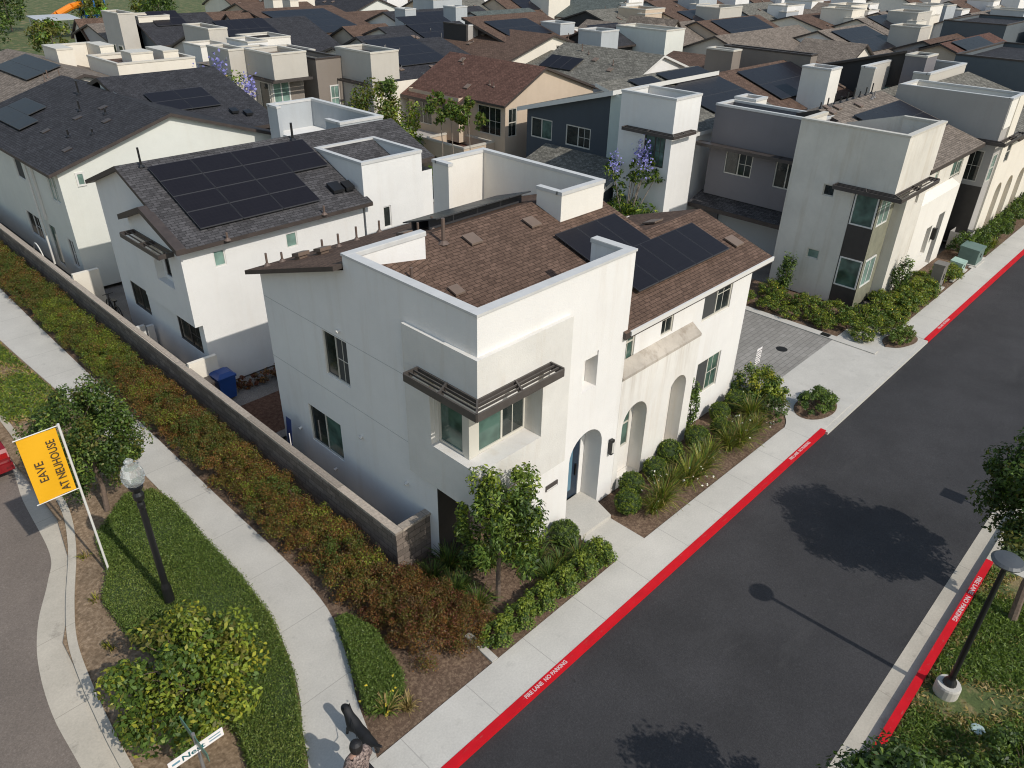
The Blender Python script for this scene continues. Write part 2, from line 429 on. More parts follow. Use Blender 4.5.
def crown_points(n, c, rad3, seed, clumps=45, cl_r=.28, shell=.55, lo=-1.0):
    r = np.random.default_rng(seed)
    d = r.normal(size=(clumps*3, 3)); d /= np.linalg.norm(d, axis=1)[:, None]
    d = d[d[:, 2] > lo][:clumps]
    rr = shell + (1-shell)*r.random(len(d))**.6
    cc = d*rr[:, None]
    k = r.integers(0, len(d), n)
    cr = cl_r*(.6 + .8*r.random(len(d)))
    off = r.normal(size=(n, 3)); off /= np.linalg.norm(off, axis=1)[:, None]
    off *= (r.random(n)**.45)[:, None]
    p = cc[k] + off*cr[k][:, None]
    return p*np.array(rad3) + np.array(c), off, k

def leaf_crown(name, c, rad3, n, size, mats, weights, seed=1, parent=None, clumps=45, cl_r=.28, shell=.55, up=.45, aspect=.5, lo=-1., droop=0):
    P, out, k = crown_points(n, c, rad3, seed, clumps, cl_r, shell, lo)
    r = np.random.default_rng(seed+5)
    base = r.choice(len(mats), size=k.max()+1, p=weights)
    mi = base[k]; sw = r.random(n) < .45
    mi[sw] = r.choice(len(mats), size=sw.sum(), p=weights)
    return np_mesh(name, leaves_at(P, size, up, out, aspect, seed+9, droop), [M[m] for m in mats], mi, parent)

def blade_tuft(name, c, n, length, width, mats, weights, seed, parent=None, spread=.9, segs=3, base_r=.12):
    r = np.random.default_rng(seed); Q = []; MI = []
    for i in range(n):
        th = r.random()*6.283; lean = spread*(.15 + .85*r.random()); L = length*(.6+.5*r.random())
        d = np.array([math.cos(th), math.sin(th), 0]); sd = np.array([-d[1], d[0], 0])
        p = np.array(c) + d*base_r*r.random() + sd*base_r*(r.random()-.5); el = math.pi/2 - lean*.45
        m = r.choice(len(mats), p=weights); w = width*(.7+.6*r.random())
        for s in range(segs):
            q = p + (d*math.cos(el) + np.array([0,0,1])*math.sin(el))*L/segs
            w0 = w*(1 - s/segs*.6); w1 = w*(1-(s+1)/segs*.75)
            Q.append([p - sd*w0/2, p + sd*w0/2, q + sd*w1/2, q - sd*w1/2]); MI.append(m)
            p = q; el -= lean*.75
    return np_mesh(name, np.array(Q), [M[m] for m in mats], MI, parent)

def in_poly(P, poly):
    x, y = P[:, 0], P[:, 1]; ins = np.zeros(len(P), bool); n = len(poly)
    for i in range(n):
        x0, y0 = poly[i]; x1, y1 = poly[(i+1) % n]
        c = ((y0 > y) != (y1 > y)) & (x < (x1-x0)*(y-y0)/(y1-y0+1e-12)+x0)
        ins ^= c
    return ins
def scatter(poly, n, seed):
    r = np.random.default_rng(seed); a = np.array(poly); lo, hi = a.min(0), a.max(0); out = np.zeros((0, 2))
    while len(out) < n:
        p = lo + (hi-lo)*r.random((n*2, 2)); out = np.concatenate([out, p[in_poly(p, poly)]])
    return out[:n]

def smooth(pts, n=6):
    out = []; P = [np.array(q, float) for q in pts]; P = [2*P[0]-P[1]] + P + [2*P[-1]-P[-2]]
    for i in range(1, len(P)-2):
        for k in range(n):
            t = k/n; a, b, c, d = P[i-1], P[i], P[i+1], P[i+2]
            out.append(tuple(.5*((2*b)+(c-a)*t+(2*a-5*b+4*c-d)*t*t+(3*b-a-3*c+d)*t**3)))
    out.append(tuple(P[-2])); return out
def text_mesh(name, body, size, mat, parent=None, loc=(0,0,0), M3=None, extrude=.002, align='CENTER', bold=0, sx=1.0):
    cu = bpy.data.curves.new(name, 'FONT'); cu.body = body; cu.size = size; cu.extrude = extrude
    cu.align_x = align; cu.align_y = 'CENTER'; cu.offset = bold; cu.resolution_u = 3
    tmp = bpy.data.objects.new('tmp_text', cu); COL.objects.link(tmp)
    bpy.context.view_layer.update()
    me = bpy.data.meshes.new_from_object(tmp.evaluated_get(bpy.context.evaluated_depsgraph_get()))
    bpy.data.objects.remove(tmp)
    mw = Matrix.Translation(Vector(loc) - (origin(parent) if parent else Vector((0,0,0)))) @ (M3.to_4x4() if M3 else Matrix.Identity(4)) @ Matrix.Diagonal((sx, 1, 1, 1))
    me.transform(mw); me.materials.clear(); me.materials.append(mat); me.name = name
    o = bpy.data.objects.new(name, me); COL.objects.link(o)
    if parent: o.parent = parent
    return o
def basis(x, y):
    x = Vector(x).normalized(); y = Vector(y).normalized(); z = x.cross(y)
    return Matrix((x, y, z)).transposed()
# ------------------------------------------------------------------ setting: ground, roads, pavements
def sheet(name, mat, pts, z, th=None, kind='structure'):
    mb = MB()
    if th: mb.prism(pts, z-th, z, bottom=False)
    else: mb.poly([(x, y, z) for x, y in pts])
    return tag(mb.build(name, M[mat]), kind=kind)
sheet('ground', 'gravel', [(-400,-400),(900,-400),(900,900),(-400,900)], -.20)
sheet('road', 'asphalt', [(-30,1.66),(260,1.66),(260,7.26),(-30,7.26)], -.13)
sheet('far_gutter', 'gutter', [(-30,1.16),(260,1.16),(260,1.66),(-30,1.66)], -.126)
def curb(name, pts, w, z1, mat, side=1, z0=-.19):
    """kerb strip along a polyline, w to the left of its direction"""
    mb = MB(); P = [Vector((x, y)) for x, y in pts]; L = []
    for i, p in enumerate(P):
        d = (P[min(i+1, len(P)-1)] - P[max(i-1, 0)]).normalized(); L.append(p + Vector((-d.y, d.x))*w*side)
    for i in range(len(P)-1):
        a, b, c, d = P[i], P[i+1], L[i+1], L[i]
        mb.poly([(a.x,a.y,z1),(b.x,b.y,z1),(c.x,c.y,z1),(d.x,d.y,z1)])
        mb.poly([(a.x,a.y,z0),(b.x,b.y,z0),(b.x,b.y,z1),(a.x,a.y,z1)])
        mb.poly([(d.x,d.y,z0),(c.x,c.y,z0),(c.x,c.y,z1),(d.x,d.y,z1)])
    mb.poly([(P[0].x,P[0].y,z0),(L[0].x,L[0].y,z0),(L[0].x,L[0].y,z1),(P[0].x,P[0].y,z1)])
    mb.poly([(P[-1].x,P[-1].y,z0),(L[-1].x,L[-1].y,z0),(L[-1].x,L[-1].y,z1),(P[-1].x,P[-1].y,z1)])
    return tag(mb.build(name, M[mat]), kind='structure')
curb('red_curb', [(-12,7.235),(23.95,7.235)], .195, .008, 'red')
curb('red_curb', [(34.0,7.14),(150,7.14)], .19, .008, 'red')
curb('red_curb', [(12.6,1.16),(20.9,1.16)], -.19, .045, 'red')
curb('kerb', [(-12,1.16),(12.6,1.16)], -.19, .042, 'gutter')
curb('kerb', [(20.9,1.16),(120,1.16)], -.19, .042, 'gutter')
fl_ = smooth([(23.92,7.5),(24.05,7.95),(24.5,8.6),(25.3,9.1),(25.9,9.15),(26.3,8.8),(26.3,9.6),(26.3,10.15)], 5)
sheet('driveway_apron', 'concrete', [(23.9,7.315),(34.2,7.315),(34.2,10.15),(23.9,10.15)], -.012, .18)
mb = MB(); mb.prism([(23.9,7.14),(34.0,7.14),(34.0,7.314),(23.9,7.314)], -.19, -.02); tag(mb.build('apron_lip', M['concrete']), kind='structure')
bedge = smooth([(13.36,8.55),(18,8.48),(22.4,8.40),(23.2,8.42),(23.85,8.78),(24.55,9.5),(25.35,10.22)], 5)
sheet('sidewalk', 'walk_x', [(-12,7.43),(23.95,7.43),(23.96,7.33),(26.35,7.33),(26.35,10.22)] + bedge[::-1] + [(-12,8.55)], 0, .2)
isl = [(25.15+1.02*math.cos(a)*1-.25*math.sin(a), 8.2+.66*math.sin(a)+.12*math.cos(a)) for a in [6.2832*k/24 for k in range(24)]]
sheet('shrub_island', 'soil', isl, .012)
sheet('shrub_island', 'soil', smooth([(32.0,8.25),(32.4,7.75),(33.3,7.45),(33.95,7.6),(34.1,8.1),(33.5,8.5),(32.6,8.6),(32.0,8.25)], 4), .014)
sheet('sidewalk', 'walk_x', [(34.0,7.33),(150,7.33),(150,8.5),(45.5,8.5),(34.1,8.5),(32.2,8.6),(32.4,8.25),(34.1,7.75)], 0, .2)
sheet('alley', 'pavers', [(23.4,10.15),(31.0,10.15),(31.0,150),(24.4,150),(24.4,21),(23.4,21)], -.02)
curb('alley_kerb', [(30.98,8.3),(30.98,60)], -.4, .03, 'concrete')
# planting beds
sheet('planting_bed', 'soil', [(8.5,8.3),(13.5,8.3),(13.36,10.5),(11.9,10.5),(11.9,12.1),(9.9,12.1),(9.9,12.4),(8.79,12.4)], -.02)
sheet('planting_bed', 'soil', [(14.6,8.2),(24.5,8.2),(25.5,10.14),(23.5,10.9),(14.6,10.9)], -.03)
sheet('planting_bed', 'soil', [(31.2,8.2),(45.6,8.55),(80,8.2),(80,10.5),(34.7,10.5),(34.7,16),(31.4,16)], -.02)
sheet('hedge_bed', 'soil', [(4.6,8.2),(8.8,8.2),(8.8,60),(6.3,60),(6.0,13)], -.03)
sheet('verge', 'dry_soil', [(1.45,2),(4.7,2),(5.0,9.5),(6.3,13),(6.4,17),(6.5,22),(6.6,29),(7.0,60),(3.3,60),(3.1,21.2),(2.6,18.5),(1.6,16.4),(1.45,14)], -.036)
sheet('right_lawn', 'lawn', [(-12,-40),(150,-40),(150,.98),(-12,.98)], -.03)
sheet('walkway', 'concrete', [(20.2,-20),(24,-20),(21.5,.98),(20.9,.98)], .0, .1)
sheet('walkway', 'concrete', [(13.5,-30),(16.2,-30),(16.3,-1.75),(14.9,-1.75)], .0, .1)
pl = smooth([(1.6,6.2),(2.9,7.9),(3.99,9.39),(4.35,10.16),(4.9,11.22),(5.45,12.94),(5.66,14.62),(5.70,17.04),(5.80,19.6),(5.80,23.4),(5.69,28.5),(5.45,34.7),(5.35,42),(5.6,60)], 5)
pr = smooth([(3.6,5.6),(4.5,7.3),(5.17,8.64),(5.68,10.02),(6.14,11.0),(6.74,12.75),(6.93,15.2),(6.93,18.3),(6.97,23.7),(7.0,30.2),(7.1,40.5),(7.5,60)], 5)
sheet('path', 'walk_y', pl + pr[::-1], -.005, .06)
sheet('entry_walk', 'concrete', [(13.38,8.56),(14.72,8.5),(14.72,9.78),(13.38,9.82)], .002, .1)
sheet('porch', 'concrete', [(13.38,9.80),(14.72,9.76),(14.95,10.5),(14.95,11.12),(13.42,11.12),(13.42,10.5)], .13, .25)
sheet('bed_edging', 'concrete', [(8.55,8.56),(8.74,8.56),(8.80,9.6),(8.62,9.6)], .03, .1)
sheet('side_yard', 'gravel', [(8.9,12.5),(9.98,12.5),(9.98,20.3),(24,20.3),(24,24.9),(8.9,24.9)], -.012)
sheet('side_yard_soil', 'dirt_red', [(9.6,20.7),(19,20.7),(19,23.1),(9.6,23.1)], -.006)
sheet('side_yard', 'gravel', [(8.9,25.0),(10.0,25.0),(10.0,60),(8.9,60)], -.012)
# left street
kl = smooth([(1.1,-20),(1.15,2),(1.2,9),(1.27,12.1),(1.34,13.4),(1.47,14.85),(1.68,16.26),(2.12,17.67),(2.9,19.75),(3.36,21.74),(3.45,24.2),(3.55,28.2),(3.6,40),(3.6,75)], 6)
gl = smooth([(.6,-20),(.62,2),(.66,9),(.70,12.8),(.73,14.6),(.98,16.27),(1.41,17.6),(2.06,18.9),(2.48,20.05),(2.7,22.96),(3.1,27),(3.15,40),(3.15,75)], 6)
sheet('left_road', 'asphalt_brown', gl + [(-40,75),(-40,-20)], -.13)
sheet('left_gutter', 'gutter_y', gl + kl[::-1], -.122)
curb('left_kerb', kl, -.2, .012, 'gutter_y')
# curb lettering
for (x0, y) in ((9.12, 7.325), (22.1, 7.325), (36.3, 7.23)):
    text_mesh('curb_lettering', 'FIRE LANE  NO PARKING', .14, M['curb_white'], None, (x0, y, .0095), basis((1,0,0),(0,1,0)), .0015, bold=.004, sx=.92)['kind'] = 'structure'
text_mesh('curb_lettering', 'FIRE LANE  NO PARKING', .15, M['curb_white'], None, (18.9, 1.065, .0465), basis((-1,0,0),(0,-1,0)), .0015, bold=.004, sx=1.3)['kind'] = 'structure'
# sewer cover and drains
mb = MB(); mb.lathe([(.24, -.02), (.24, -.012), (0, -.012)], (28.6, 11.3, 0), 18)
tag(mb.build('manhole_cover', M['black_metal']), 'round dark manhole cover set in the brick paver alley', 'manhole')
mb = MB(); mb.box(31.35, 10.35, .031, 31.02, 10.75, .037); tag(mb.build('drain_grate', M['black_metal']), 'small dark drain grate in the kerb beside the alley mouth', 'drain')
mb = MB(); mb.lathe([(.15, -.03), (.15, .03), (.12, .045), (0, .045)], (14.9, -.35, 0), 14)
tag(mb.build('valve_cover', plain('valve_cover', (.35,.45,.43), .6)), 'small pale round valve cover in the lawn by the street lamp', 'cover')
# ------------------------------------------------------------------ house kit
def P3(ax, plane, u, d, z):
    """u along the wall, d inwards from its face"""
    return {'s': (u, plane+d, z), 'n': (u, plane-d, z), 'w': (plane+d, u, z), 'e': (plane-d, u, z)}[ax]
def wbox(mb, ax, plane, u0, u1, d0, d1, z0, z1, m=0):
    a = P3(ax, plane, u0, d0, z0); b = P3(ax, plane, u1, d1, z1)
    mb.box(*a, *b, m)
def facade(mb, ax, plane, u0, u1, z0, z1, ops=(), m=0):
    us = sorted({u0, u1, *[o[0] for o in ops], *[o[1] for o in ops]}); zs = sorted({z0, z1, *[o[2] for o in ops], *[o[3] for o in ops]})
    us = [u for u in us if u0-1e-6 <= u <= u1+1e-6]; zs = [z for z in zs if z0-1e-6 <= z <= z1+1e-6]
    for i in range(len(us)-1):
        for j in range(len(zs)-1):
            uc = (us[i]+us[i+1])/2; zc = (zs[j]+zs[j+1])/2
            if any(o[0] < uc < o[1] and o[2] < zc < o[3] for o in ops): continue
            mb.poly([P3(ax, plane, u, 0, z) for u, z in ((us[i],zs[j]),(us[i+1],zs[j]),(us[i+1],zs[j+1]),(us[i],zs[j+1]))], m)
    for o in ops:
        a, b, c, d, dep = o[:5]
        if dep is None: continue
        arch = len(o) > 5
        if not arch:
            for q in (((a,c),(a,d)),((b,c),(b,d)),((a,c),(b,c)),((a,d),(b,d))):
                (ua, za), (ub, zb) = q
                mb.poly([P3(ax,plane,ua,0,za),P3(ax,plane,ub,0,zb),P3(ax,plane,ub,dep,zb),P3(ax,plane,ua,dep,za)], m)
        else:
            r = (b-a)/2; zs_ = d-r; uc = (a+b)/2; n = 14
            arc = [(uc - r*math.cos(math.pi*i/n), zs_ + r*math.sin(math.pi*i/n)) for i in range(n+1)]
            for i in range(n):
                (ua, za), (ub, zb) = arc[i], arc[i+1]
                mb.poly([P3(ax,plane,ua,0,za),P3(ax,plane,ub,0,zb),P3(ax,plane,ub,0,d),P3(ax,plane,ua,0,d)], m)
                mb.poly([P3(ax,plane,ua,0,za),P3(ax,plane,ub,0,zb),P3(ax,plane,ub,dep,zb),P3(ax,plane,ua,dep,za)], m)
            for u in (a, b):
                mb.poly([P3(ax,plane,u,0,c),P3(ax,plane,u,0,zs_),P3(ax,plane,u,dep,zs_),P3(ax,plane,u,dep,c)], m)
            mb.poly([P3(ax,plane,a,0,c),P3(ax,plane,b,0,c),P3(ax,plane,b,dep,c),P3(ax,plane,a,dep,c)], m)
def window(par, ax, plane, u0, u1, z0, z1, inset=.07, style='slider', g='glass', fr='frame', fw=.055, g2=None, grid=True):
    """frame with pane(s) as sub-parts; inset < 0 stands proud of the wall"""
    if u0 > u1: u0, u1 = u1, u0
    mb = MB(); d0, d1 = inset-.03, inset+.03
    wbox(mb, ax, plane, u0, u0+fw, d0, d1, z0, z1); wbox(mb, ax, plane, u1-fw, u1, d0, d1, z0, z1)
    wbox(mb, ax, plane, u0+fw, u1-fw, d0, d1, z0, z0+fw); wbox(mb, ax, plane, u0+fw, u1-fw, d0, d1, z1-fw, z1)
    um = (u0+u1)/2; zm = (z0+z1)/2; dd = inset+.004; mw = .012
    if style == 'slider':
        wbox(mb, ax, plane, um-fw*.45, um+fw*.45, d0+.006, d1, z0+fw, z1-fw)
        if grid:
            lo, hi = (um+fw*.45, u1-fw) if ax in 's' else (u0+fw, um-fw*.45)
            wbox(mb, ax, plane, lo, hi, dd-.008, dd+.01, zm-mw, zm+mw); c = (lo+hi)/2
            wbox(mb, ax, plane, c-mw, c+mw, dd-.006, dd+.008, z0+fw, z1-fw)
    elif style == 'hung':
        wbox(mb, ax, plane, u0+fw, u1-fw, d0+.006, d1, zm-fw*.4, zm+fw*.4)
        if grid: wbox(mb, ax, plane, um-mw, um+mw, dd-.006, dd+.008, z0+fw, z1-fw)
    w = mb.build('window', M[fr], par)
    def pane(a, b, mat, zt=z1, zb=z0):
        mb = MB(); wbox(mb, ax, plane, a, b, inset+.005, inset+.02, zb+fw*.6, zt-fw*.6); return mb.build('pane', M[mat], w)
    if style == 'slider':
        pane(u0+fw*.6, um, g); pane(um, u1-fw*.6, g2 or g)
    elif style == 'hung' and g2: pane(u0+fw*.6, u1-fw*.6, g, zb=zm); pane(u0+fw*.6, u1-fw*.6, g2, zt=zm)
    else: pane(u0+fw*.6, u1-fw*.6, g)
    return w
def roofplane(p0, sx, sy): return lambda x, y: p0[2] + sx*(x-p0[0]) + sy*(y-p0[1])
def slab_on(mb, zf, x0, y0, x1, y1, th=.2, m=0, me=1):
    mb.slab([(x0,y0,zf(x0,y0)),(x1,y0,zf(x1,y0)),(x1,y1,zf(x1,y1)),(x0,y1,zf(x0,y1))], th, m, me)
def solar(par, zf, x0, y0, nx, ny, w, h, skip=(), lift=.14, gap=.022, th=.04, far=False):
    mb = MB(); t = .012
    cells = [(i, j) for i in range(nx) for j in range(ny) if (i, j) not in skip]
    for j in range(ny):
        ii = [i for i, jj in cells if jj == j]
        if not ii: continue
        for yy in (y0+(j+.25)*h, y0+(j+.75)*h):
            a, b = x0+min(ii)*w+.05, x0+(max(ii)+1)*w-.05
            mb.slab([(a,yy-.02,zf(a,yy-.02)+lift-th-.002),(b,yy-.02,zf(b,yy-.02)+lift-th-.002),(b,yy+.02,zf(b,yy+.02)+lift-th-.002),(a,yy+.02,zf(a,yy+.02)+lift-th-.002)], lift-th-.01)
    root = mb.build('solar_array', M['solar_frame'], par)
    big = MB()
    for i, j in cells:
        mb = big if far else MB()
        xa, xb, ya, yb = x0+i*w+gap/2, x0+(i+1)*w-gap/2, y0+j*h+gap/2, y0+(j+1)*h-gap/2
        q = [(xa,ya),(xb,ya),(xb,yb),(xa,yb)]; n_ = [(xa+t,ya+t),(xb-t,ya+t),(xb-t,yb-t),(xa+t,yb-t)]
        Z = lambda p, l: (p[0], p[1], zf(*p)+l)
        mb.poly([Z(p, lift) for p in n_], 0)
        for k in range(4):
            mb.poly([Z(q[k], lift), Z(q[(k+1)%4], lift), Z(n_[(k+1)%4], lift), Z(n_[k], lift)], 1)
            mb.poly([Z(q[k], lift-th), Z(q[(k+1)%4], lift-th), Z(q[(k+1)%4], lift), Z(q[k], lift)], 1)
        if not far: mb.build('solar_panel', [M['solar'], M['solar_frame']], root)
    if far: big.build('solar_panel', [M['solar'], M['solar_frame']], root)
    return root
def pipe(par, x, y, zf, h=.45, r=.04, mat='pipe_brown'):
    mb = MB(); z = zf(x, y); mb.tube((x,y,z-.05), (x,y,z+h), r, r, 8); mb.lathe([(r*3.2, .01), (r*1.15, .1)], (x,y,z), 8)
    return mb.build('vent_pipe', M[mat], par)
def boxvent(par, x, y, zf, s=.42, mat='vent_tan', h=.1):
    mb = MB(); q = [(x-s/2,y-s/2),(x+s/2,y-s/2),(x+s/2,y+s/2),(x-s/2,y+s/2)]
    mb.slab([(a,b,zf(a,b)+h) for a,b in q], h*.55); q = [(x-s*.35,y-s*.35),(x+s*.35,y-s*.35),(x+s*.35,y+s*.35),(x-s*.35,y+s*.35)]
    mb.slab([(a,b,zf(a,b)+h*.5) for a,b in q], h*.6)
    return mb.build('roof_vent', M[mat], par)
def upar(par, mat, segs, z0, z1, cop='coping', zf=None, ct=.05, over=.025, name='parapet'):
    """parapet wall segments (x0,y0,x1,y1) with metal coping; butted by the caller"""
    mb = MB(); mc = MB()
    for k, (x0,y0,x1,y1) in enumerate(segs):
        mb.box(x0,y0,z0,x1,y1,z1)
        mc.box(x0-over,y0-over,z1-.06-k*.001,x1+over,y1+over,z1+ct-k*.003)
    w = mb.build(name, M[mat], par); mc.build('coping', M[cop], w); return w
def awning(par, pts_out, pts_in, z, th=.16, slats=3, name='awning', mat='bronze', ties=2):
    """slatted sunshade between an inner polyline and an outer polyline"""
    mb = MB()
    def bar(a, b, w, z0, z1):
        a = Vector((*a, 0)); b = Vector((*b, 0)); d = (b-a).normalized(); s = Vector((-d.y, d.x, 0))*w/2
        q = [a-s, b-s, b+s, a+s]
        mb.slab([(p.x,p.y,z1) for p in q], z1-z0)
    for k in range(slats+2):
        f = k/(slats+1); e = k in (0, slats+1)
        pp = [(a[0]+(b[0]-a[0])*f, a[1]+(b[1]-a[1])*f) for a, b in zip(pts_in, pts_out)]
        for i in range(len(pp)-1): bar(pp[i], pp[i+1], .05 if e else .028, z-(th if e else .05)-k*.002, z-.001*k)
    for i in range(len(pts_in)-1):
        for k in range(ties+1):
            f = k/ties
            a = [pts_in[i][j]+(pts_in[i+1][j]-pts_in[i][j])*f for j in (0,1)]; b = [pts_out[i][j]+(pts_out[i+1][j]-pts_out[i][j])*f for j in (0,1)]
            bar(a, b, .045, z-th*.9-.004*k, z+.012+.003*k)
    return mb.build(name, M[mat], par)

# ------------------------------------------------------------------ main white house
H = thing('house', 'white stucco corner house with brown shingle roof, arched doorway and dark corner awning', 'house', (16.7, 10.5, 0))
z_f = roofplane((0, 10.5, 5.72), 0, .32)             # front roof plane
z_b = roofplane((0, 20.1, 6.28), 0, -.32)            # rear roof plane
X0, X1, YF, YB = 9.96, 23.42, 10.5, 19.86
mb = MB()
# shaded side wall
facade(mb, 'w', X0, 12.05, YB, 0, 6.1, [(15.63,16.79,4.02,5.44,.09), (16.40,18.11,1.05,2.40,.09)])
facade(mb, 'w', X0, YF, 12.05, 2.7, 6.1, [(10.3,12.05,3.9,6.02,None)] if False else [(YF,12.05,2.7,6.1,None)])
mb.poly([(X0,YB,6.1),(X0,15.4,6.1),(X0,15.4,7.6),(X0,YB,6.2)])
mb.poly([(X0,YF,7.0),(X0,15.4,7.0),(X0,15.4,8.05),(X0,YF,8.05)]); mb.poly([(X0,13.0,6.1),(X0,15.4,6.1),(X0,15.4,7.0),(X0,13.0,7.0)])
# street front of the tall block
facade(mb, 's', YF, 11.95, 15.65, 0, 8.05, [(11.95,13.0,2.7,7.0,None), (13.78,14.40,4.45,5.55,.4), (13.47,14.94,0,3.03,.62,'arch')])
facade(mb, 's', YF, X0, 11.95, 7.0, 8.05)
mb.poly([(15.65,YF,0),(15.65,11.8,0),(15.65,11.8,8.0),(15.65,YF,8.0)])
facade(mb, 'w', 11.95, YF, 12.1, 0, 2.70)
mb.box(13.3,11.125,.0,13.62,11.4,3.2); mb.box(14.75,11.125,0,15.3,11.4,3.2); mb.box(13.3,11.122,2.62,15.3,11.4,3.2)
mb.box(13.7,10.905,4.3,14.5,10.99,5.7)
# upper wall of the lower wing and its end walls
facade(mb, 's', 10.86, 15.65, X1, 4.15, 5.72, [(16.05,16.62,4.28,5.56,.1),(17.98,18.62,4.5,5.56,.1),(20.38,22.15,4.17,5.56,.1)])
facade(mb, 's', 10.86, 19.8, X1, 0, 4.15, [(20.64,22.16,1.12,2.52,.1)])
mb.poly([(X1,10.86,0),(X1,16.2,0),(X1,16.2,5.75),(X1,13.42,6.6),(X1,10.86,5.75)])
mb.poly([(20.2,16.2,0),(X1,16.2,0),(X1,16.2,5.8),(20.2,16.2,5.8)])
mb.poly([(20.2,13.4,5.5),(20.2,YB,5.5),(20.2,YB,6.2),(20.2,16.16,7.4),(20.2,13.4,6.5)])
mb.poly([(20.2,16.2,0),(20.2,YB,0),(20.2,YB,5.5),(20.2,16.2,5.5)]); mb.poly([(X0,YB,0),(20.2,YB,0),(20.2,YB,6.25),(X0,YB,6.25)])
wall = mb.build('wall', M['white'], H)
# stucco control joints
mb = MB()
mb.box(X0-.004, 10.5, 5.47, X0+.01, 19.85, 5.485); mb.box(X0-.004, 13.05, 3.42, X0+.01, 19.85, 3.435)
mb.build('control_joint', plain('joint_grey', (.42,.41,.39), .9), wall)
# arched porch block
mb = MB()
facade(mb, 's', YF, 15.655, 19.8, 0, 4.15, [(15.91,17.18,0,2.95,.5,'arch'), (18.37,19.34,0,2.95,.5,'arch')])
mb.poly([(15.655,YF,4.15),(19.8,YF,4.15),(19.8,10.855,4.42),(15.655,10.855,4.42)])
mb.poly([(19.8,YF,0),(19.8,10.86,0),(19.8,10.86,4.42),(19.8,YF,4.15)])
mb.box(15.66,11.005,0,17.4,11.2,1.0); mb.box(15.66,11.0051,1.0,16.2,11.2,3.2); mb.box(17.02,11.0052,1.0,17.4,11.2,3.2); mb.box(18.1,11.005,0,19.6,11.2,3.2); mb.box(16.2,11.005,2.75,17.02,11.2,3.2)
arcade = mb.build('arched_wall', M['arcade'], H)
mb = MB(); mb.slab([(15.66,10.47,4.158),(19.8,10.47,4.158),(19.8,10.855,4.43),(15.66,10.855,4.43)], .09); mb.build('ledge', M['ledge'], arcade)
# corner oriel
bx, by, bX, bY = 9.84, 10.38, 13.1, 13.0
mb = MB()
mb.box(bx,by,2.66,bX,bY,3.95)
mb.box(bx,by,5.98,bX,10.70,7.02); mb.box(bx,10.701,5.981,10.17,bY,7.019)
mb.box(bx+.02,by+.02,5.985,bX-.02,bY-.02,6.05)
mb.box(bx,12.06,3.951,10.40,bY,5.979); mb.box(12.07,by,3.951,bX,10.95,5.979)
mb.build('corner_bay', M['white_stained'], H)
wxa, wya = 10.10, 10.95
wa = window(H, 'w', wxa, 11.12, 12.06, 3.96, 5.975, .03, 'plain', 'glass_green', 'frame', .07)
wb = window(H, 's', wya, 10.36, 12.07, 3.96, 5.975, .03, 'slider', 'glass_green', 'frame', .07, g2='glass')
mb = MB(); mb.box(10.08,10.93,3.955,10.35,11.11,5.977); mb.build('corner_post', M['frame'], H)
awning(H, [(9.39,12.42),(9.39,9.93),(12.28,9.93)], [(9.82,12.42),(9.82,10.36),(12.28,10.36)], 6.06, .2, 2)
# ground floor under the bay
mb = MB(); mb.box(10.0,12.06,0,11.94,12.2,2.655); mb.box(9.962,12.051,0,10.0,12.2,2.655)
mb.build('dark_panel', M['dark_siding'], H)
# windows
window(H, 'w', X0, 15.63, 16.79, 4.02, 5.44, .06, g='screen', g2='glass', fr='frame', fw=.035, grid=True)
window(H, 'w', X0, 16.40, 18.11, 1.05, 2.40, .06, g='glass_green', g2='glass', fr='frame', fw=.035, grid=False)
window(H, 's', 10.86, 16.05, 16.62, 4.28, 5.56, .07, 'hung', 'glass_green', fw=.05)
window(H, 's', 10.86, 17.98, 18.62, 4.5, 5.56, .07, 'hung', 'glass', fw=.05)
window(H, 's', 10.86, 20.38, 22.15, 4.17, 5.56, .07, 'slider', 'screen', g2='glass', fw=.06)
window(H, 's', 10.86, 20.64, 22.16, 1.12, 2.52, .07, 'slider', 'screen', g2='glass_green', fw=.06)
window(H, 's', 11.0, 16.2, 17.02, 1.0, 2.75, .02, 'hung', 'glass_green', fw=.05)
window(H, 's', 10.86, 13.84, 14.36, 4.5, 5.5, .1, 'plain', 'glass', fw=.05)
# front door
mb = MB(); mb.box(13.62,11.16,.14,14.75,11.2,2.62); door = mb.build('door', plain('door_blue', (.014,.026,.045), .4, var=.1), H)
mb = MB(); mb.box(13.72,11.15,.45,14.45,11.158,2.5); mb.build('pane', plain('door_glass', (.10,.20,.27), .15), door)
mb = MB(); mb.box(14.58,11.10,.95,14.63,11.16,1.35); mb.build('handle', M['black_metal'], door)
# wall lamp, house number, spouts
mb = MB(); mb.box(15.27,10.36,1.72,15.40,10.47,2.24); mb.box(15.28,10.47,1.9,15.38,10.499,2.1); lamp = mb.build('wall_lamp', M['black_metal'], H)
mb = MB(); mb.box(15.29,10.35,1.78,15.38,10.359,2.15); mb.build('lamp_glass', plain('lamp_frost', (.55,.53,.48), .3), lamp)
mb = MB(); mb.box(12.50,10.465,1.84,12.98,10.499,2.02); num = mb.build('number_plaque', M['frame_dark'], H)
mb = MB(); mb.box(12.52,10.461,1.85,12.96,10.4645,1.895); mb.build('number_panel', M['trim_white'], num)
for (y, z) in ((15.9, 5.72), (15.3, 2.55), (13.3, 2.0), (16.9, .55), (18.75, 1.2)):
    mb = MB(); mb.tube((X0+.02,y,z), (X0-.1,y,z-.03), .035, .05, 8); mb.build('wall_spout', M['trim_white'], H)
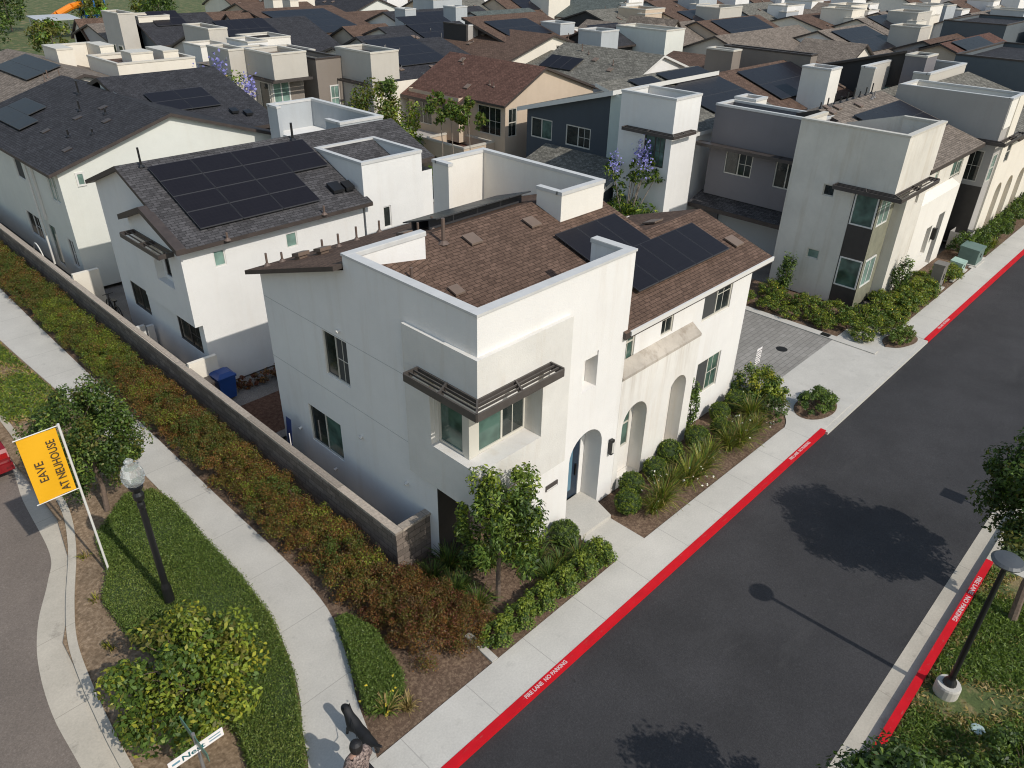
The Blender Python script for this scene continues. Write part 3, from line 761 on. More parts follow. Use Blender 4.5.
# parapets
upar(H, 'white', [(10.0,10.54,15.61,10.72),(10.0,10.721,10.19,15.2),(10.0,15.2,12.5,15.39),(15.43,10.721,15.61,11.8)], 5.4, 8.0, 'coping')
mc = MB(); mc.box(9.93,10.47,7.995,15.68,10.74,8.06); mc.box(9.932,10.74,7.996,10.21,15.2,8.058); mc.box(9.931,15.19,7.997,12.53,15.42,8.062); mc.box(15.41,10.741,7.996,15.68,11.82,8.057)
mc.build('coping', M['coping'], H)
upar(H, 'warm_white', [(17.85,14.95,20.0,15.13),(19.82,15.131,20.0,20.69),(17.5,20.5,19.819,20.69),(17.85,15.131,18.03,16.0),(17.5,19.85,17.68,20.499)], 5.2, 8.05, 'coping')
# roofs
mb = MB()
slab_on(mb, z_f, 10.19, 10.72, 15.45, 16.16); slab_on(mb, z_f, 15.45, 10.40, 20.4, 16.16)
slab_on(mb, z_f, 20.4, 10.40, 23.78, 13.42)
zr = roofplane((0, 13.42, z_f(0, 13.42)), 0, -.32); slab_on(mb, zr, 20.4, 13.42, 23.78, 16.5)
slab_on(mb, z_b, 12.5, 16.16, 20.4, 20.2)
slab_on(mb, z_b, 9.66, 15.4, 12.5, 20.2, .13)
mb.poly([(10.19,15.2,7.66),(10.19,12.9,6.52),(12.62,15.2,7.26)])
roof = mb.build('roof', [M['roof_brown'], M['fascia']], H)
mb = MB(); mb.box(15.66,10.36,5.56,23.8,10.42,5.70); mb.build('fascia_board', M['trim_white'], roof)
for x, y in ((14.4,15.35),(16.84,15.25)): boxvent(roof, x, y, z_f, .44)
boxvent(roof, 12.35, 13.8, z_f, .34); boxvent(roof, 23.05, 11.55, z_f, .5); boxvent(roof, 21.6, 13.95, zr, .5)
boxvent(roof, 15.75, 12.55, z_f, .22, 'fascia')
pipe(roof, 13.5, 15.6, z_f, .75, .055); pipe(roof, 11.5, 14.6, z_f, .45, .045)
for x, y, h in ((10.1,19.6,.4),(10.6,19.6,.3),(11.95,19.5,.35),(12.35,19.2,.42),(13.3,19.6,.45),(14.5,20.0,.4),(13.4,16.6,.35),(14.1,16.8,.4)): pipe(roof, x, y, z_b, h, .035)
boxvent(roof, 10.95, 19.1, z_b, .38, h=.2); boxvent(roof, 11.45, 18.7, z_b, .38, h=.2); boxvent(roof, 12.9, 16.6, z_b, .34, h=.2)
solar(roof, z_f, 16.95, 12.78, 3, 1, 1.0, 1.62)
solar(roof, z_f, 17.2, 11.28, 5, 1, 1.02, 1.56, lift=.17)
solar(roof, z_b, 13.9, 16.35, 4, 1, 1.02, 1.62, lift=.34)
# ------------------------------------------------------------------ neighbouring houses: kit
def walls(mb, x0, y0, x1, y1, z0, z1, ops_s=(), ops_w=(), m=0):
    facade(mb, 's', y0, x0, x1, z0, z1, ops_s, m); facade(mb, 'w', x0, y0, y1, z0, z1, ops_w, m)
    facade(mb, 'e', x1, y0, y1, z0, z1, (), m); facade(mb, 'n', y1, x0, x1, z0, z1, (), m)
def tower(par, mat, x0, y0, x1, y1, zt, roof='roof_dark', z0=0, rim=.14, drop=.3, cop='coping', sides='snew', ops_s=(), ops_w=(), name='tower'):
    mb = MB(); walls(mb, x0, y0, x1, y1, z0, zt, ops_s, ops_w); zi = zt-drop; e = .012
    a, b, c, d = x0+rim, y0+rim, x1-rim, y1-rim
    for q in (((a,b),(c,b)),((c,b),(c,d)),((c,d),(a,d)),((a,d),(a,b))):
        (xa,ya),(xb,yb) = q; mb.poly([(xa,ya,zi),(xb,yb,zi),(xb,yb,zt),(xa,ya,zt)])
    w = mb.build(name, M[mat], par)
    mc = MB(); o = .03
    mc.box(x0-o,y0-o,zt-.05,x1+o,b+o,zt+.06); mc.box(x0-o,d-o,zt-.051,x1+o,y1+o,zt+.059)
    mc.box(x0-o,b+o,zt-.052,a+o,d-o,zt+.058); mc.box(c-o,b+o,zt-.052,x1+o,d-o,zt+.058)
    mc.build('coping', M[cop], w)
    mr = MB(); mr.poly([(a,b,zi),(c,b,zi),(c,d,zi),(a,d,zi)]); mr.build('flat_roof', M[roof], w)
    return w
def gable(par, wm, rm, axis, x0, x1, y0, y1, ez, rz, r=None, oh=.35, ez2=None, ohg=.25, fas='fascia', ops_s=(), ops_w=(), z0=0, th=.15, w_skip=False):
    """gable-roofed block; axis is the ridge direction; ez/ez2 wall-top heights at low and high side"""
    ez2 = ez if ez2 is None else ez2; mb = MB()
    if axis == 'x':
        r = (y0+y1)/2 if r is None else r
        facade(mb, 's', y0, x0, x1, z0, ez, ops_s); facade(mb, 'n', y1, x0, x1, z0, ez2)
        lo = min(ez, ez2)
        facade(mb, 'w', x0, y0, y1, z0, lo, ops_w); facade(mb, 'e', x1, y0, y1, z0, lo)
        for x in (x0, x1): mb.poly([(x,y0,lo),(x,y0,ez),(x,r,rz),(x,y1,ez2),(x,y1,lo)])
        s1 = (rz-ez)/(r-y0); s2 = (rz-ez2)/(y1-r)
        fa = roofplane((0,r,rz+.12),0,s1); fb = roofplane((0,r,rz+.12),0,-s2)
    else:
        r = (x0+x1)/2 if r is None else r
        facade(mb, 'w', x0, y0, y1, z0, ez, ops_w); facade(mb, 'e', x1, y0, y1, z0, ez2)
        lo = min(ez, ez2)
        facade(mb, 's', y0, x0, x1, z0, lo, ops_s); facade(mb, 'n', y1, x0, x1, z0, lo)
        for y in (y0, y1): mb.poly([(x0,y,lo),(x0,y,ez),(r,y,rz),(x1,y,ez2),(x1,y,lo)])
        s1 = (rz-ez)/(r-x0); s2 = (rz-ez2)/(x1-r)
        fa = roofplane((r,0,rz+.12),s1,0); fb = roofplane((r,0,rz+.12),-s2,0)
    w = mb.build('wall', M[wm], par); mr = MB()
    if axis == 'x': slab_on(mr, fa, x0-ohg, y0-oh, x1+ohg, r, th); slab_on(mr, fb, x0-ohg, r, x1+ohg, y1+oh, th)
    else: slab_on(mr, fa, x0-oh, y0-ohg, r, y1+ohg, th); slab_on(mr, fb, r, y0-ohg, x1+oh, y1+ohg, th)
    ro = mr.build('roof', [M[rm], M[fas]], par); ro['fa'] = 0
    return w, ro, fa, fb
def ugrp(par, mat, x0, y0, x1, y1, z0, zt, t=.2, left=None, back=None, cop='coping'):
    """U-shaped parapet: street wall, right wall, rear wall and short left returns"""
    l = left or 1.0; b = back or .9
    return upar(par, mat, [(x0,y0,x1,y0+t),(x1-t,y0+t+.001,x1,y1),(x0-.2,y1-t,x1-t-.001,y1),(x0,y0+t+.001,x0+t,y0+l),(x0-.2,y1-b,x0+t-.2,y1-t-.001)], z0, zt, cop)
def dress(ro, f, x0, y0, x1, y1, seed, n=5, mat='pipe_grey', vm='vent_tan'):
    """vents scattered on a roof plane"""
    r = random.Random(seed)
    for i in range(n):
        x = x0+(x1-x0)*r.random(); y = y0+(y1-y0)*r.random()
        if r.random() < .55: pipe(ro, x, y, f, .25+.3*r.random(), .035, mat)
        else: boxvent(ro, x, y, f, .4, vm)

# ------------------------------------------------------------------ second house along the block wall
h = thing('house', 'white house with dark shingle roof, large solar array and side awning behind the block wall', 'house', (14.5, 25, 0))
w, ro, fa, fb = gable(h, 'cool_white', 'roof_dark', 'x', 10.0, 17.35, 24.95, 32.4, 5.68, 7.42, 29.2, .38, 6.3,
    ops_s=[(10.87,11.32,4.58,5.2,.08),(13.76,14.25,4.55,5.14,.08)], ops_w=[(29.78,31.37,1.3,2.4,.08),(25.35,27.2,1.25,2.4,.08),(26.5,27.2,3.9,5.05,.1),(28.4,28.75,3.9,5.0,.1)])
for u0,u1,z0,z1 in ((10.87,11.32,4.58,5.2),(13.76,14.25,4.55,5.14)): window(h, 's', 24.95, u0, u1, z0, z1, .05, 'plain', 'glass_pale', 'trim_white', .05)
window(h, 'w', 10, 29.78, 31.37, 1.3, 2.4, .05, g='glass', fr='frame_dark', grid=False); window(h, 'w', 10, 25.35, 27.2, 1.25, 2.4, .05, g='glass', fr='frame_dark', grid=True)
window(h, 'w', 10, 26.5, 27.2, 3.9, 5.05, .07, 'plain', 'glass', 'frame_dark'); window(h, 'w', 10, 28.4, 28.75, 3.9, 5.0, .07, 'plain', 'glass', 'frame_dark')
mb = MB(); facade(mb, 'w', 9.72, 24.945, 29.0, 2.6, 5.3, [(26.0,27.4,3.75,5.15,None)]); facade(mb, 's', 24.945, 9.72, 10.001, 2.6, 5.55); facade(mb, 'n', 29.0, 9.72, 9.999, 2.6, 5.3); mb.poly([(9.72,24.945,2.6),(9.999,24.945,2.6),(9.999,29.0,2.6),(9.72,29.0,2.6)])
mb.poly([(9.72,24.945,5.3),(9.72,24.945,5.62),(9.72,27.0,6.35),(9.72,29.0,5.9),(9.72,29.0,5.3)])
mb.poly([(9.72,26.0,3.75),(9.999,26.0,3.75),(9.999,27.4,3.75),(9.72,27.4,3.75)]); mb.poly([(9.72,27.4,3.75),(9.999,27.4,3.75),(9.999,27.4,5.15),(9.72,27.4,5.15)])
mb.build('side_bay', M['cool_white'], h)
mr = MB(); fz = roofplane((0,27.0,6.62),0,.36); slab_on(mr, fz, 9.45, 24.5, 9.80, 27.0, .2, 1, 1); slab_on(mr, roofplane((0,27.0,6.62),0,-.36), 9.45, 27.0, 9.80, 29.2, .2, 1, 1)
mr.build('bay_roof', [M['roof_dark'], M['fascia']], h)
awning(h, [(9.2,28.6),(9.2,25.4)], [(9.7,28.6),(9.7,25.4)], 5.35, .16, 2, mat='frame_dark')
mr = MB(); slab_on(mr, roofplane((0,29.2,7.54),0,.393), 17.6, 26.2, 22.3, 29.2); slab_on(mr, roofplane((0,29.2,7.54),0,-.35), 17.6, 29.2, 22.3, 36)
ro2 = mr.build('rear_roof', [M['roof_dark'], M['fascia']], h)
mb = MB(); walls(mb, 17.36, 26.3, 22.2, 35.7, 0, 5.8); mb.build('rear_wall', M['cool_white'], h)
tower(h, 'cool_white', 17.45, 24.94, 20.5, 28.2, 7.1, drop=.55, ops_s=[(18.35,18.75,4.27,5.18,.1)])
window(h, 's', 24.94, 18.35, 18.75, 4.27, 5.18, .06, 'plain', 'glass', 'trim_white', .05)
ugrp(h, 'blue_grey', 19.95, 29.9, 22.35, 35.8, 5.6, 7.5, left=1.15)
mb = MB(); mb.box(19.9,33.0,4,22.3,35.75,6.2); mb.build('rear_block', M['cool_white'], h)
solar(ro, fa, 10.7, 25.15, 4, 4, 1.63, .88, skip=((3,0),(3,1)))
pipe(ro, 10.6, 28.9, fa, .7, .04, 'black_metal'); pipe(ro, 11.3, 24.5, fa, .3, .04); pipe(ro, 15.3, 24.55, fa, .35, .04); boxvent(ro, 16.6, 25.6, fa, .5, 'black_metal', .2); boxvent(ro, 17.1, 25.5, fa, .4, 'black_metal', .25); pipe(ro, 16.9, 28.9, fa, .7, .05, 'black_metal')
# side yard gate wall between the second and third house
t = MB(); t.box(8.95, 24.3, 0, 10.0, 24.45, 1.65); o = t.build('garden_wall', M['cream']); tag(o, 'short cream garden wall joining the block wall beside the blue bin', 'wall')
t = MB(); t.box(8.95, 35.2, 0, 10.05, 35.4, 1.75); o = t.build('garden_wall', M['cream']); tag(o, 'short cream garden wall below the sage house near the bicycle', 'wall')

# ------------------------------------------------------------------ third house, dark roof
h = thing('house', 'sage white house with broad charcoal shingle roof at far left behind the block wall', 'house', (15, 38, 0))
w, ro, fa, fb = gable(h, 'sage', 'roof_charcoal', 'y', 10.06, 22.0, 37.4, 51.0, 5.6, 7.32, 15.5, .4, 5.25,
    ops_s=[(10.77,11.16,4.83,5.45,.08)], ops_w=[(38.0,39.1,4.0,5.3,.08),(37.9,38.7,.9,2.3,.08),(42.5,44.5,1.0,2.3,.08),(40.2,41.2,.3,2.4,.08),(42.6,43.8,4.1,5.2,.08)])
window(h, 's', 37.4, 10.77, 11.16, 4.83, 5.45, -.02, 'plain', 'glass_pale', 'trim_white', .08)
for u0,u1,z0,z1,s,g in ((38.0,39.1,4.0,5.3,'slider','glass_pale'),(37.9,38.7,.9,2.3,'slider','glass'),(42.5,44.5,1.0,2.3,'slider','glass'),(40.2,41.2,.3,2.4,'plain','glass_green'),(42.6,43.8,4.1,5.2,'plain','screen')): window(h, 'w', 10.06, u0, u1, z0, z1, .05, s, g, 'trim_white', .06)
mb = MB(); mb.box(9.95, 40.9, 2.6, 10.05, 41.05, 5.6); mb.tube((9.9,41.4,.2),(9.9,41.4,5.4),.05); mb.build('downspout', M['trim_white'], h)
g2 = MB(); f2 = roofplane((0,39.6,6.0),0,.30); slab_on(g2, f2, 15.6, 39.0, 22.3, 46.0); f2b = roofplane((0,46.0,7.92),0,-.3); slab_on(g2, f2b, 15.6, 46.0, 22.3, 52.0)
r2 = g2.build('cross_roof', [M['roof_charcoal'], M['fascia']], h)
mb = MB(); mb.poly([(22.05,39.3,5),(22.05,46,5),(22.05,46,7.7),(22.05,39.3,5.7)]); mb.poly([(15.7,39.1,6.9),(15.7,46,6.9),(15.7,46,7.6)]); mb.build('gable_wall', M['sage'], h)
solar(r2, f2, 16.9, 41.4, 2, 2, 1.63, 1.05)
solar(ro, fa, 10.9, 44.6, 2, 3, 1.0, 1.65, skip=((1,0),))
for x, y, hh in ((11.9,40.6,.35),(13.6,43.5,.5),(14.0,41.2,.3),(12.6,39.4,.25),(14.6,46.2,.7)): pipe(ro, x, y, fa, hh, .045, 'black_metal')
for x, y in ((11.2,39.0),(13.6,40.2),(13.1,42.6),(14.3,42.3),(11.6,42.9)): boxvent(ro, x, y, fa, .38, 'fascia', .06)
for x, y in ((20.4,40.6),(21.0,40.2)): boxvent(r2, x, y, f2, .4, 'black_metal', .2)

# ------------------------------------------------------------------ brown-roofed house top left
h = thing('house', 'house with plain brown shingle roof and cream gable beyond the charcoal roof', 'house', (16, 50, 0))
w, ro, fa, fb = gable(h, 'cream', 'roof_tan', 'y', 10.4, 22.6, 50.6, 64, 5.6, 7.4, 16.5, .4)
solar(ro, fa, 14.3, 53.7, 2, 4, 1.05, 1.6); solar(ro, fa, 10.9, 57.5, 2, 3, 1.05, 1.6)
dress(ro, fa, 14.5, 51.2, 16, 53, 3, 4, 'pipe_brown'); boxvent(ro, 15.4, 57.5, fa, .45)
h = thing('house', 'house of cream U-shaped parapets round a brown roof below the playground', 'house', (19, 58, 0))
w, ro, fa, fb = gable(h, 'cream', 'roof_brown', 'x', 17.6, 24.5, 57.9, 66.5, 5.5, 6.8, 63)
upar(h, 'cream', [(17.6,57.8,18.6,60.4),(18.61,60.1,20.6,60.3),(20.3,57.8,21.2,60.09)], 4.5, 8.0, 'coping_cream'); dress(ro, fa, 18, 58.2, 23, 62, 5, 5, 'pipe_brown')
h = thing('house', 'cream flat-topped house with long stepped parapet beside the charcoal roof', 'house', (21.5, 53, 0))
tower(h, 'cream', 19.1, 52.2, 24.1, 57, 7.6, 'roof_brown', cop='coping_cream')
upar(h, 'cream', [(20.6,53.6,22.0,55.2),(22.6,53.4,23.6,56.0)], 6.8, 7.95, 'coping_cream')

# ------------------------------------------------------------------ pale houses behind the second house
h = thing('house', 'greige house with twin pale boxes and brown recess behind the purple flowering tree', 'house', (27.5, 49, 0))
tower(h, 'greige', 25.9, 51.0, 27.2, 54.0, 8.0, 'roof_tan', cop='coping_cream'); tower(h, 'greige', 27.05, 47.55, 29.6, 50.99, 8.0, 'roof_tan', cop='coping_cream', z0=6.45)
mb = MB(); walls(mb, 27.06, 48.3, 29.6, 50.98, 0, 6.44); walls(mb, 25.95, 50.2, 27.05, 52, 0, 5.5); mb.build('wall', M['greige'], h)
mb = MB(); mb.box(28.55, 48.28, 3.0, 29.58, 48.295, 6.3); mb.build('brown_panel', M['taupe'], h)
awning(h, [(26.7,50.2),(26.7,47.2),(29.7,47.2)], [(27.03,50.2),(27.03,47.5),(29.7,47.5)], 6.45, .14, 1, mat='frame_dark')
window(h, 's', 48.3, 27.2, 28.5, 4.1, 6.2, -.02, 'slider', 'glass_pale', 'trim_white', .09, grid=False); window(h, 'w', 27.06, 48.4, 49.6, 4.1, 6.2, -.02, 'plain', 'glass', 'frame', .07)
mb = MB(); walls(mb, 27, 52, 31, 58, 0, 6.3); mb.build('rear_wall', M['greige'], h); mb = MB(); mb.poly([(26.9,51.8,6.4),(31.2,51.8,6.4),(31.2,58.2,6.4),(26.9,58.2,6.4)]); mb.build('flat_roof', M['roof_tan'], h)
tower(h, 'warm_white', 27.6, 52.5, 30.6, 55.2, 7.6, 'roof_tan', z0=6, cop='coping_cream')
mb = MB(); mb.box(28.2,53.0,6.8,28.9,53.7,7.75); mb.build('rooftop_unit', M['pipe_grey'], h)
h = thing('house', 'taupe brown townhouse block with pale corner tower behind the leafy green tree', 'house', (32, 47, 0))
tower(h, 'taupe', 30.3, 47.6, 32.35, 54, 7.45, 'roof_grey', drop=.3, cop='fascia'); tower(h, 'greige', 32.36, 44.2, 34.7, 48.2, 8.0, 'roof_charcoal', z0=6.2, cop='coping_cream')
mb = MB(); walls(mb, 32.37, 44.9, 38.9, 48.1, 0, 5.9); mb.build('wall', M['cream'], h)
mb = MB(); walls(mb, 32.365, 44.22, 32.55, 48.15, 0, 6.19); mb.build('side_wall', M['greige'], h)
window(h, 's', 47.6, 31.2, 31.95, 4.0, 5.7, -.02, 'hung', 'glass_pale', 'trim_white', .08); awning(h, [(31.9,47.7),(31.9,44.3)], [(32.3,47.7),(32.3,44.3)], 6.1, .14, 1, mat='frame_dark')
# dark gabled roofs with solar
h = thing('house', 'dark grey shingle house with two small gables and two solar arrays', 'house', (41, 52, 0))
w, ro, fa, fb = gable(h, 'cream', 'roof_charcoal', 'x', 35.2, 45.5, 46.3, 58.0, 5.6, 7.3, 52.5, .4, fas='fascia', ops_s=())
window(h, 's', 46.3, 37.5, 38.2, 4.4, 5.2, -.02, 'plain', 'glass', 'trim_white', .06)
solar(ro, fa, 38.0, 48.0, 4, 3, 1.2, 1.6, far=True); dress(ro, fa, 37, 46.6, 44, 51, 8, 7)
w, ro, fa, fb = gable(h, 'cream', 'roof_charcoal', 'x', 45.6, 55, 55.5, 66.0, 5.7, 7.4, 60.5, .4); solar(ro, fa, 48.4, 57.0, 5, 3, 1.1, 1.6, far=True); dress(ro, fa, 47, 56, 54, 60, 9, 6)
mb = MB(); walls(mb, 41.9, 56.5, 44.9, 61, 5.5, 6.1); mb.poly([(41.9,56.5,6.1),(41.9,61,6.1),(41.9,58.75,7.0)]); mb.build('dormer_wall', M['greige'], h)
mr = MB(); slab_on(mr, roofplane((0,58.75,7.15),0,.4), 41.6, 56.2, 46, 58.75, .15); slab_on(mr, roofplane((0,58.75,7.15),0,-.4), 41.6, 58.75, 46, 61.3, .15); mr.build('dormer_roof', [M['roof_charcoal'], M['fascia']], h)
# ------------------------------------------------------------------ tan house with red-brown roof (behind the main house)
h = thing('house', 'tan house with red brown roof, low garage wing and climbing young trees', 'house', (40, 38, 0))
w, ro, fa, fb = gable(h, 'tan', 'roof_red', 'y', 36.4, 45.4, 35.6, 44.6, 5.55, 7.35, 40.0, .35, 5.6,
    ops_s=[(36.7,37.5,3.4,5.2,.1)], ops_w=[(36.0,38.2,3.4,5.2,.1)])
window(h, 's', 35.6, 36.7, 37.5, 3.4, 5.2, .06, 'hung', 'glass', 'frame', .06); window(h, 'w', 36.4, 36.0, 38.2, 3.4, 5.2, .06, 'slider', 'glass', 'frame', .06)
mb = MB(); walls(mb, 35.6, 39.2, 36.39, 44.4, 2.6, 5.5, (), [(42.0,43.9,3.3,5.2,.1),(40.3,40.9,4.0,5.2,.1)]); mb.build('upper_wall', M['tan'], h)
window(h, 'w', 35.6, 42.0, 43.9, 3.3, 5.2, .06, 'slider', 'glass', 'frame', .06); window(h, 'w', 35.6, 40.3, 40.9, 4.0, 5.2, .06, 'plain', 'glass', 'frame', .06)
mr = MB(); slab_on(mr, fa, 35.2, 39.0, 36.1, 44.85); mr.build('side_eave', [M['roof_red'], M['fascia']], h)
mb = MB(); walls(mb, 33.9, 40.6, 35.59, 45.0, 0, 2.85, (), [(42.6,44.4,0,2.2,.3)]); mb.poly([(33.9,40.6,2.85),(35.6,40.6,2.85),(35.6,45,2.85),(33.9,45,2.85)]); mb.build('garage_wing', M['stone_grey'], h)
mb = MB(); mb.box(34.15,42.6,0,34.25,44.4,2.2); mb.build('garage_door', M['garage_dark'], h)
tower(h, 'tan', 33.6, 36.6, 36.38, 40.59, 3.0, 'roof_red', drop=.6, cop='coping_cream', ops_w=[(39.0,39.8,0,2.0,.3,'arch')])
dress(ro, fa, 36.8, 37, 39.5, 44, 4, 5, 'pipe_brown')
# brown roof with black parapets beyond
h = thing('house', 'brown shingle roof house with black parapet boxes and one wide solar array', 'house', (51, 51, 0))
w, ro, fa, fb = gable(h, 'cream', 'roof_brown', 'y', 45.6, 60.0, 46.0, 56.0, 5.6, 7.6, 52.6, .4); ro2 = ro
f5 = roofplane((0,46.5,6.3),0,.28); mr = MB(); slab_on(mr, f5, 50.0, 46.2, 60.3, 54.5); r5 = mr.build('cross_roof', [M['roof_brown'], M['fascia']], h)
solar(r5, f5, 51.3, 49.6, 5, 2, 1.1, 1.7, far=True); dress(r5, f5, 50.5, 46.6, 59, 49, 11, 6, 'pipe_brown'); dress(ro, fa, 46, 47, 52, 55, 12, 5, 'pipe_brown')
upar(h, 'charcoal', [(49.2,53.0,49.4,56.0)], 6.2, 8.05, 'fascia'); upar(h, 'charcoal', [(52.0,53.2,52.2,56.2)], 6.2, 8.05, 'fascia'); upar(h, 'stone_grey', [(49.41,53.0,50.6,53.3)], 6.2, 8.0, 'coping')
# ------------------------------------------------------------------ navy and white house
h = thing('house', 'navy and white house with shed roof, low porch roof and solar array', 'house', (37, 25, 0))
mb = MB(); facade(mb, 'w', 36.0, 26.95, 33.3, 0, 5.7, [(31.2,32.95,4.05,5.25,.09),(28.2,30.1,4.05,5.25,.09)]); mb.poly([(36,26.95,5.7),(36,33.3,5.7),(36,33.3,5.75),(36,26.95,7.45)])
mb.poly([(36,33.3,0),(46.6,33.3,0),(46.6,33.3,5.7),(36,33.3,5.7)]); mb.build('navy_wall', M['navy'], h)
window(h, 'w', 36.0, 31.2, 32.95, 4.05, 5.25, .05, 'slider', 'glass_green', 'frame', .07, g2='glass', grid=False); window(h, 'w', 36.0, 28.2, 30.1, 4.05, 5.25, .05, 'slider', 'glass', 'frame', .07)
mb = MB(); walls(mb, 36.0, 24.77, 36.5, 26.94, 0, 7.4); walls(mb, 36.5, 22.3, 46.5, 33.2, 0, 5.6); mb.build('wall', M['pale_green'], h)
tower(h, 'cool_white', 34.0, 21.4, 36.35, 24.76, 8.05, 'roof_grey', z0=0, drop=.9, ops_w=[(21.75,23.05,4.6,6.2,.12)])
mb = MB(); walls(mb, 36.36, 22.1, 46.4, 22.4, 0, 5.75); mb.build('front_wall', M['white'], h)
window(h, 'w', 34.0, 21.75, 23.05, 4.6, 6.2, .06, 'slider', 'glass_green', 'frame_dark', .05); awning(h, [(33.5,24.2),(33.5,21.0),(35.6,21.0)], [(33.97,24.2),(33.97,21.35),(35.6,21.35)], 6.4, .15, 1, mat='frame_dark')
mr = MB(); f6 = roofplane((0,22,5.95),0,.27); slab_on(mr, f6, 36.5, 21.9, 46.9, 28.5); f7 = roofplane((0,33.4,5.85),0,-.26); slab_on(mr, f7, 35.7, 26.6, 46.9, 33.9, .25)
ro = mr.build('roof', [M['roof_grey'], M['trim_white']], h)
solar(ro, f6, 40.8, 23.0, 5, 3, 1.2, 1.72, skip=((0,2),), far=True); solar(ro, f6, 38.9, 26.4, 2, 1, 1.2, 1.6, far=True)
mr = MB(); slab_on(mr, roofplane((33.2,0,2.95),.34,0), 33.2, 24.9, 35.95, 31.6, .22); mr.build('porch_roof', [M['roof_grey'], M['trim_white']], h)
mb = MB(); walls(mb, 33.6, 25.2, 35.9, 31.4, 0, 2.85); mb.build('porch_wall', M['slate'], h)
mb = MB(); mb.tube((33.35,25.0,0),(33.35,25.0,2.8),.05); mb.build('downspout', M['trim_white'], h)
# ------------------------------------------------------------------ plum grey house behind the corner house on the right
h = thing('house', 'plum grey house with black awning and recessed grey garage behind the alley', 'house', (40, 18, 0))
tower(h, 'plum_grey', 37.6, 15.6, 39.3, 21.2, 7.45, 'roof_dark', z0=2.75, drop=.22, ops_w=[(18.6,20.2,4.05,5.3,.1),(16.0,17.3,3.9,5.3,.1)])
window(h, 'w', 37.6, 18.6, 20.2, 4.05, 5.3, .06, 'slider', 'glass', 'frame', .06); window(h, 'w', 37.6, 16.0, 17.3, 3.9, 5.3, .06, 'slider', 'glass', 'frame', .06, grid=False)
awning(h, [(37.05,21.8),(37.05,15.4)], [(37.57,21.8),(37.57,15.4)], 5.5, .16, 0, mat='frame_dark', ties=4); mb = MB(); mb.box(37.03,15.4,5.46,37.57,21.8,5.49); mb.build('awning_top', M['frame_dark'], h)
mb = MB(); walls(mb, 37.9, 15.7, 43.9, 21.1, 0, 2.74, (), [(16.2,20.3,0,2.2,.2)]); mb.build('garage_wall', M['plum_grey'], h)
mb = MB(); mb.box(38.06,16.2,0,38.12,20.3,2.2); mb.build('garage_door', M['garage'], h)
mr = MB(); slab_on(mr, roofplane((36.6,0,2.35),.33,0), 36.6, 15.5, 37.95, 21.5, .22); mr.build('garage_canopy', [M['roof_dark'], M['fascia']], h)
gable(h, 'greige', 'roof_brown', 'x', 39.32, 46, 16.6, 21.1, 5.2, 6.2); tower(h, 'warm_white', 39.35, 19.9, 40.6, 21.15, 7.6, 'roof_brown', z0=4, drop=.3)
h = thing('house', 'house with tan roof and the large stepped solar array behind the plum grey house', 'house', (51, 25, 0))
w, ro, fa, fb = gable(h, 'greige', 'roof_brown', 'x', 47.0, 60.0, 22.2, 31.4, 5.6, 7.3, 27.0, .4)
solar(ro, fa, 49.0, 23.0, 6, 2, 1.45, 1.75, skip=((5,0),), far=True); dress(ro, fa, 55, 22.5, 59.5, 24.5, 14, 6, 'pipe_brown')
tower(h, 'warm_white', 50.4, 20.8, 52.0, 22.7, 8.0, 'roof_brown', z0=2, drop=.2)
window(h, 's', 22.2, 55.0, 55.6, 4.3, 5.2, -.02, 'plain', 'glass', 'frame_dark', .05); window(h, 's', 22.2, 53.0, 53.5, 4.6, 5.1, -.02, 'plain', 'glass', 'frame_dark', .05)
# ------------------------------------------------------------------ beige corner house across the alley
h = thing('house', 'beige corner house across the alley with wrapped black awning and dark corner windows', 'house', (40, 10.4, 0))
mb = MB(); facade(mb, 'w', 34.75, 12.05, 15.2, 0, 8.05, [(12.98,13.52,4.9,5.42,.12),(13.0,13.6,1.85,2.32,.12)]); facade(mb, 'w', 34.75, 10.4, 12.05, 5.45, 8.05)
facade(mb, 's', 10.4, 36.75, 39.2, 0, 8.05, [(37.9,38.3,4.5,5.45,.35)]); facade(mb, 's', 10.4, 34.75, 36.75, 5.45, 8.05)
mb.poly([(36.75,10.4,0),(36.75,10.9,0),(36.75,10.9,5.45),(36.75,10.4,5.45)]); mb.poly([(34.75,10.4,5.45),(36.75,10.4,5.45),(36.75,12.05,5.45),(34.75,12.05,5.45)])
mb.poly([(39.2,10.4,0),(39.2,15.2,0),(39.2,15.2,7.2),(39.2,12.2,8.05),(39.2,10.4,8.05)]); mb.poly([(34.75,15.2,0),(39.2,15.2,0),(39.2,15.2,7.2),(34.75,15.2,8.05)])
facade(mb, 's', 10.85, 39.2, 46.9, 4.1, 5.95, [(40.0,40.5,4.4,5.75,.1),(41.7,42.2,4.4,5.75,.1),(44.3,46.0,4.3,5.75,.1)]); facade(mb, 's', 10.85, 44.9, 46.9, 0, 4.1)
mb.poly([(46.9,10.85,0),(46.9,16,0),(46.9,16,7.4),(46.9,10.85,5.9)]); mb.poly([(39.2,15.9,0),(46.9,15.9,0),(46.9,15.9,7.3),(39.2,15.9,7.3)])
mb.build('wall', M['beige'], h)
mb = MB(); facade(mb, 's', 10.4, 39.21, 44.9, 0, 4.1, [(41.35,42.15,1.0,2.5,.35),(42.85,43.75,0,2.9,.45)]); mb.poly([(39.21,10.4,4.1),(44.9,10.4,4.1),(44.9,10.85,4.35),(39.21,10.85,4.35)]); mb.poly([(44.9,10.4,0),(44.9,10.85,0),(44.9,10.85,4.3),(44.9,10.4,4.1)])
mb.build('entry_wall', M['warm_white'], h)
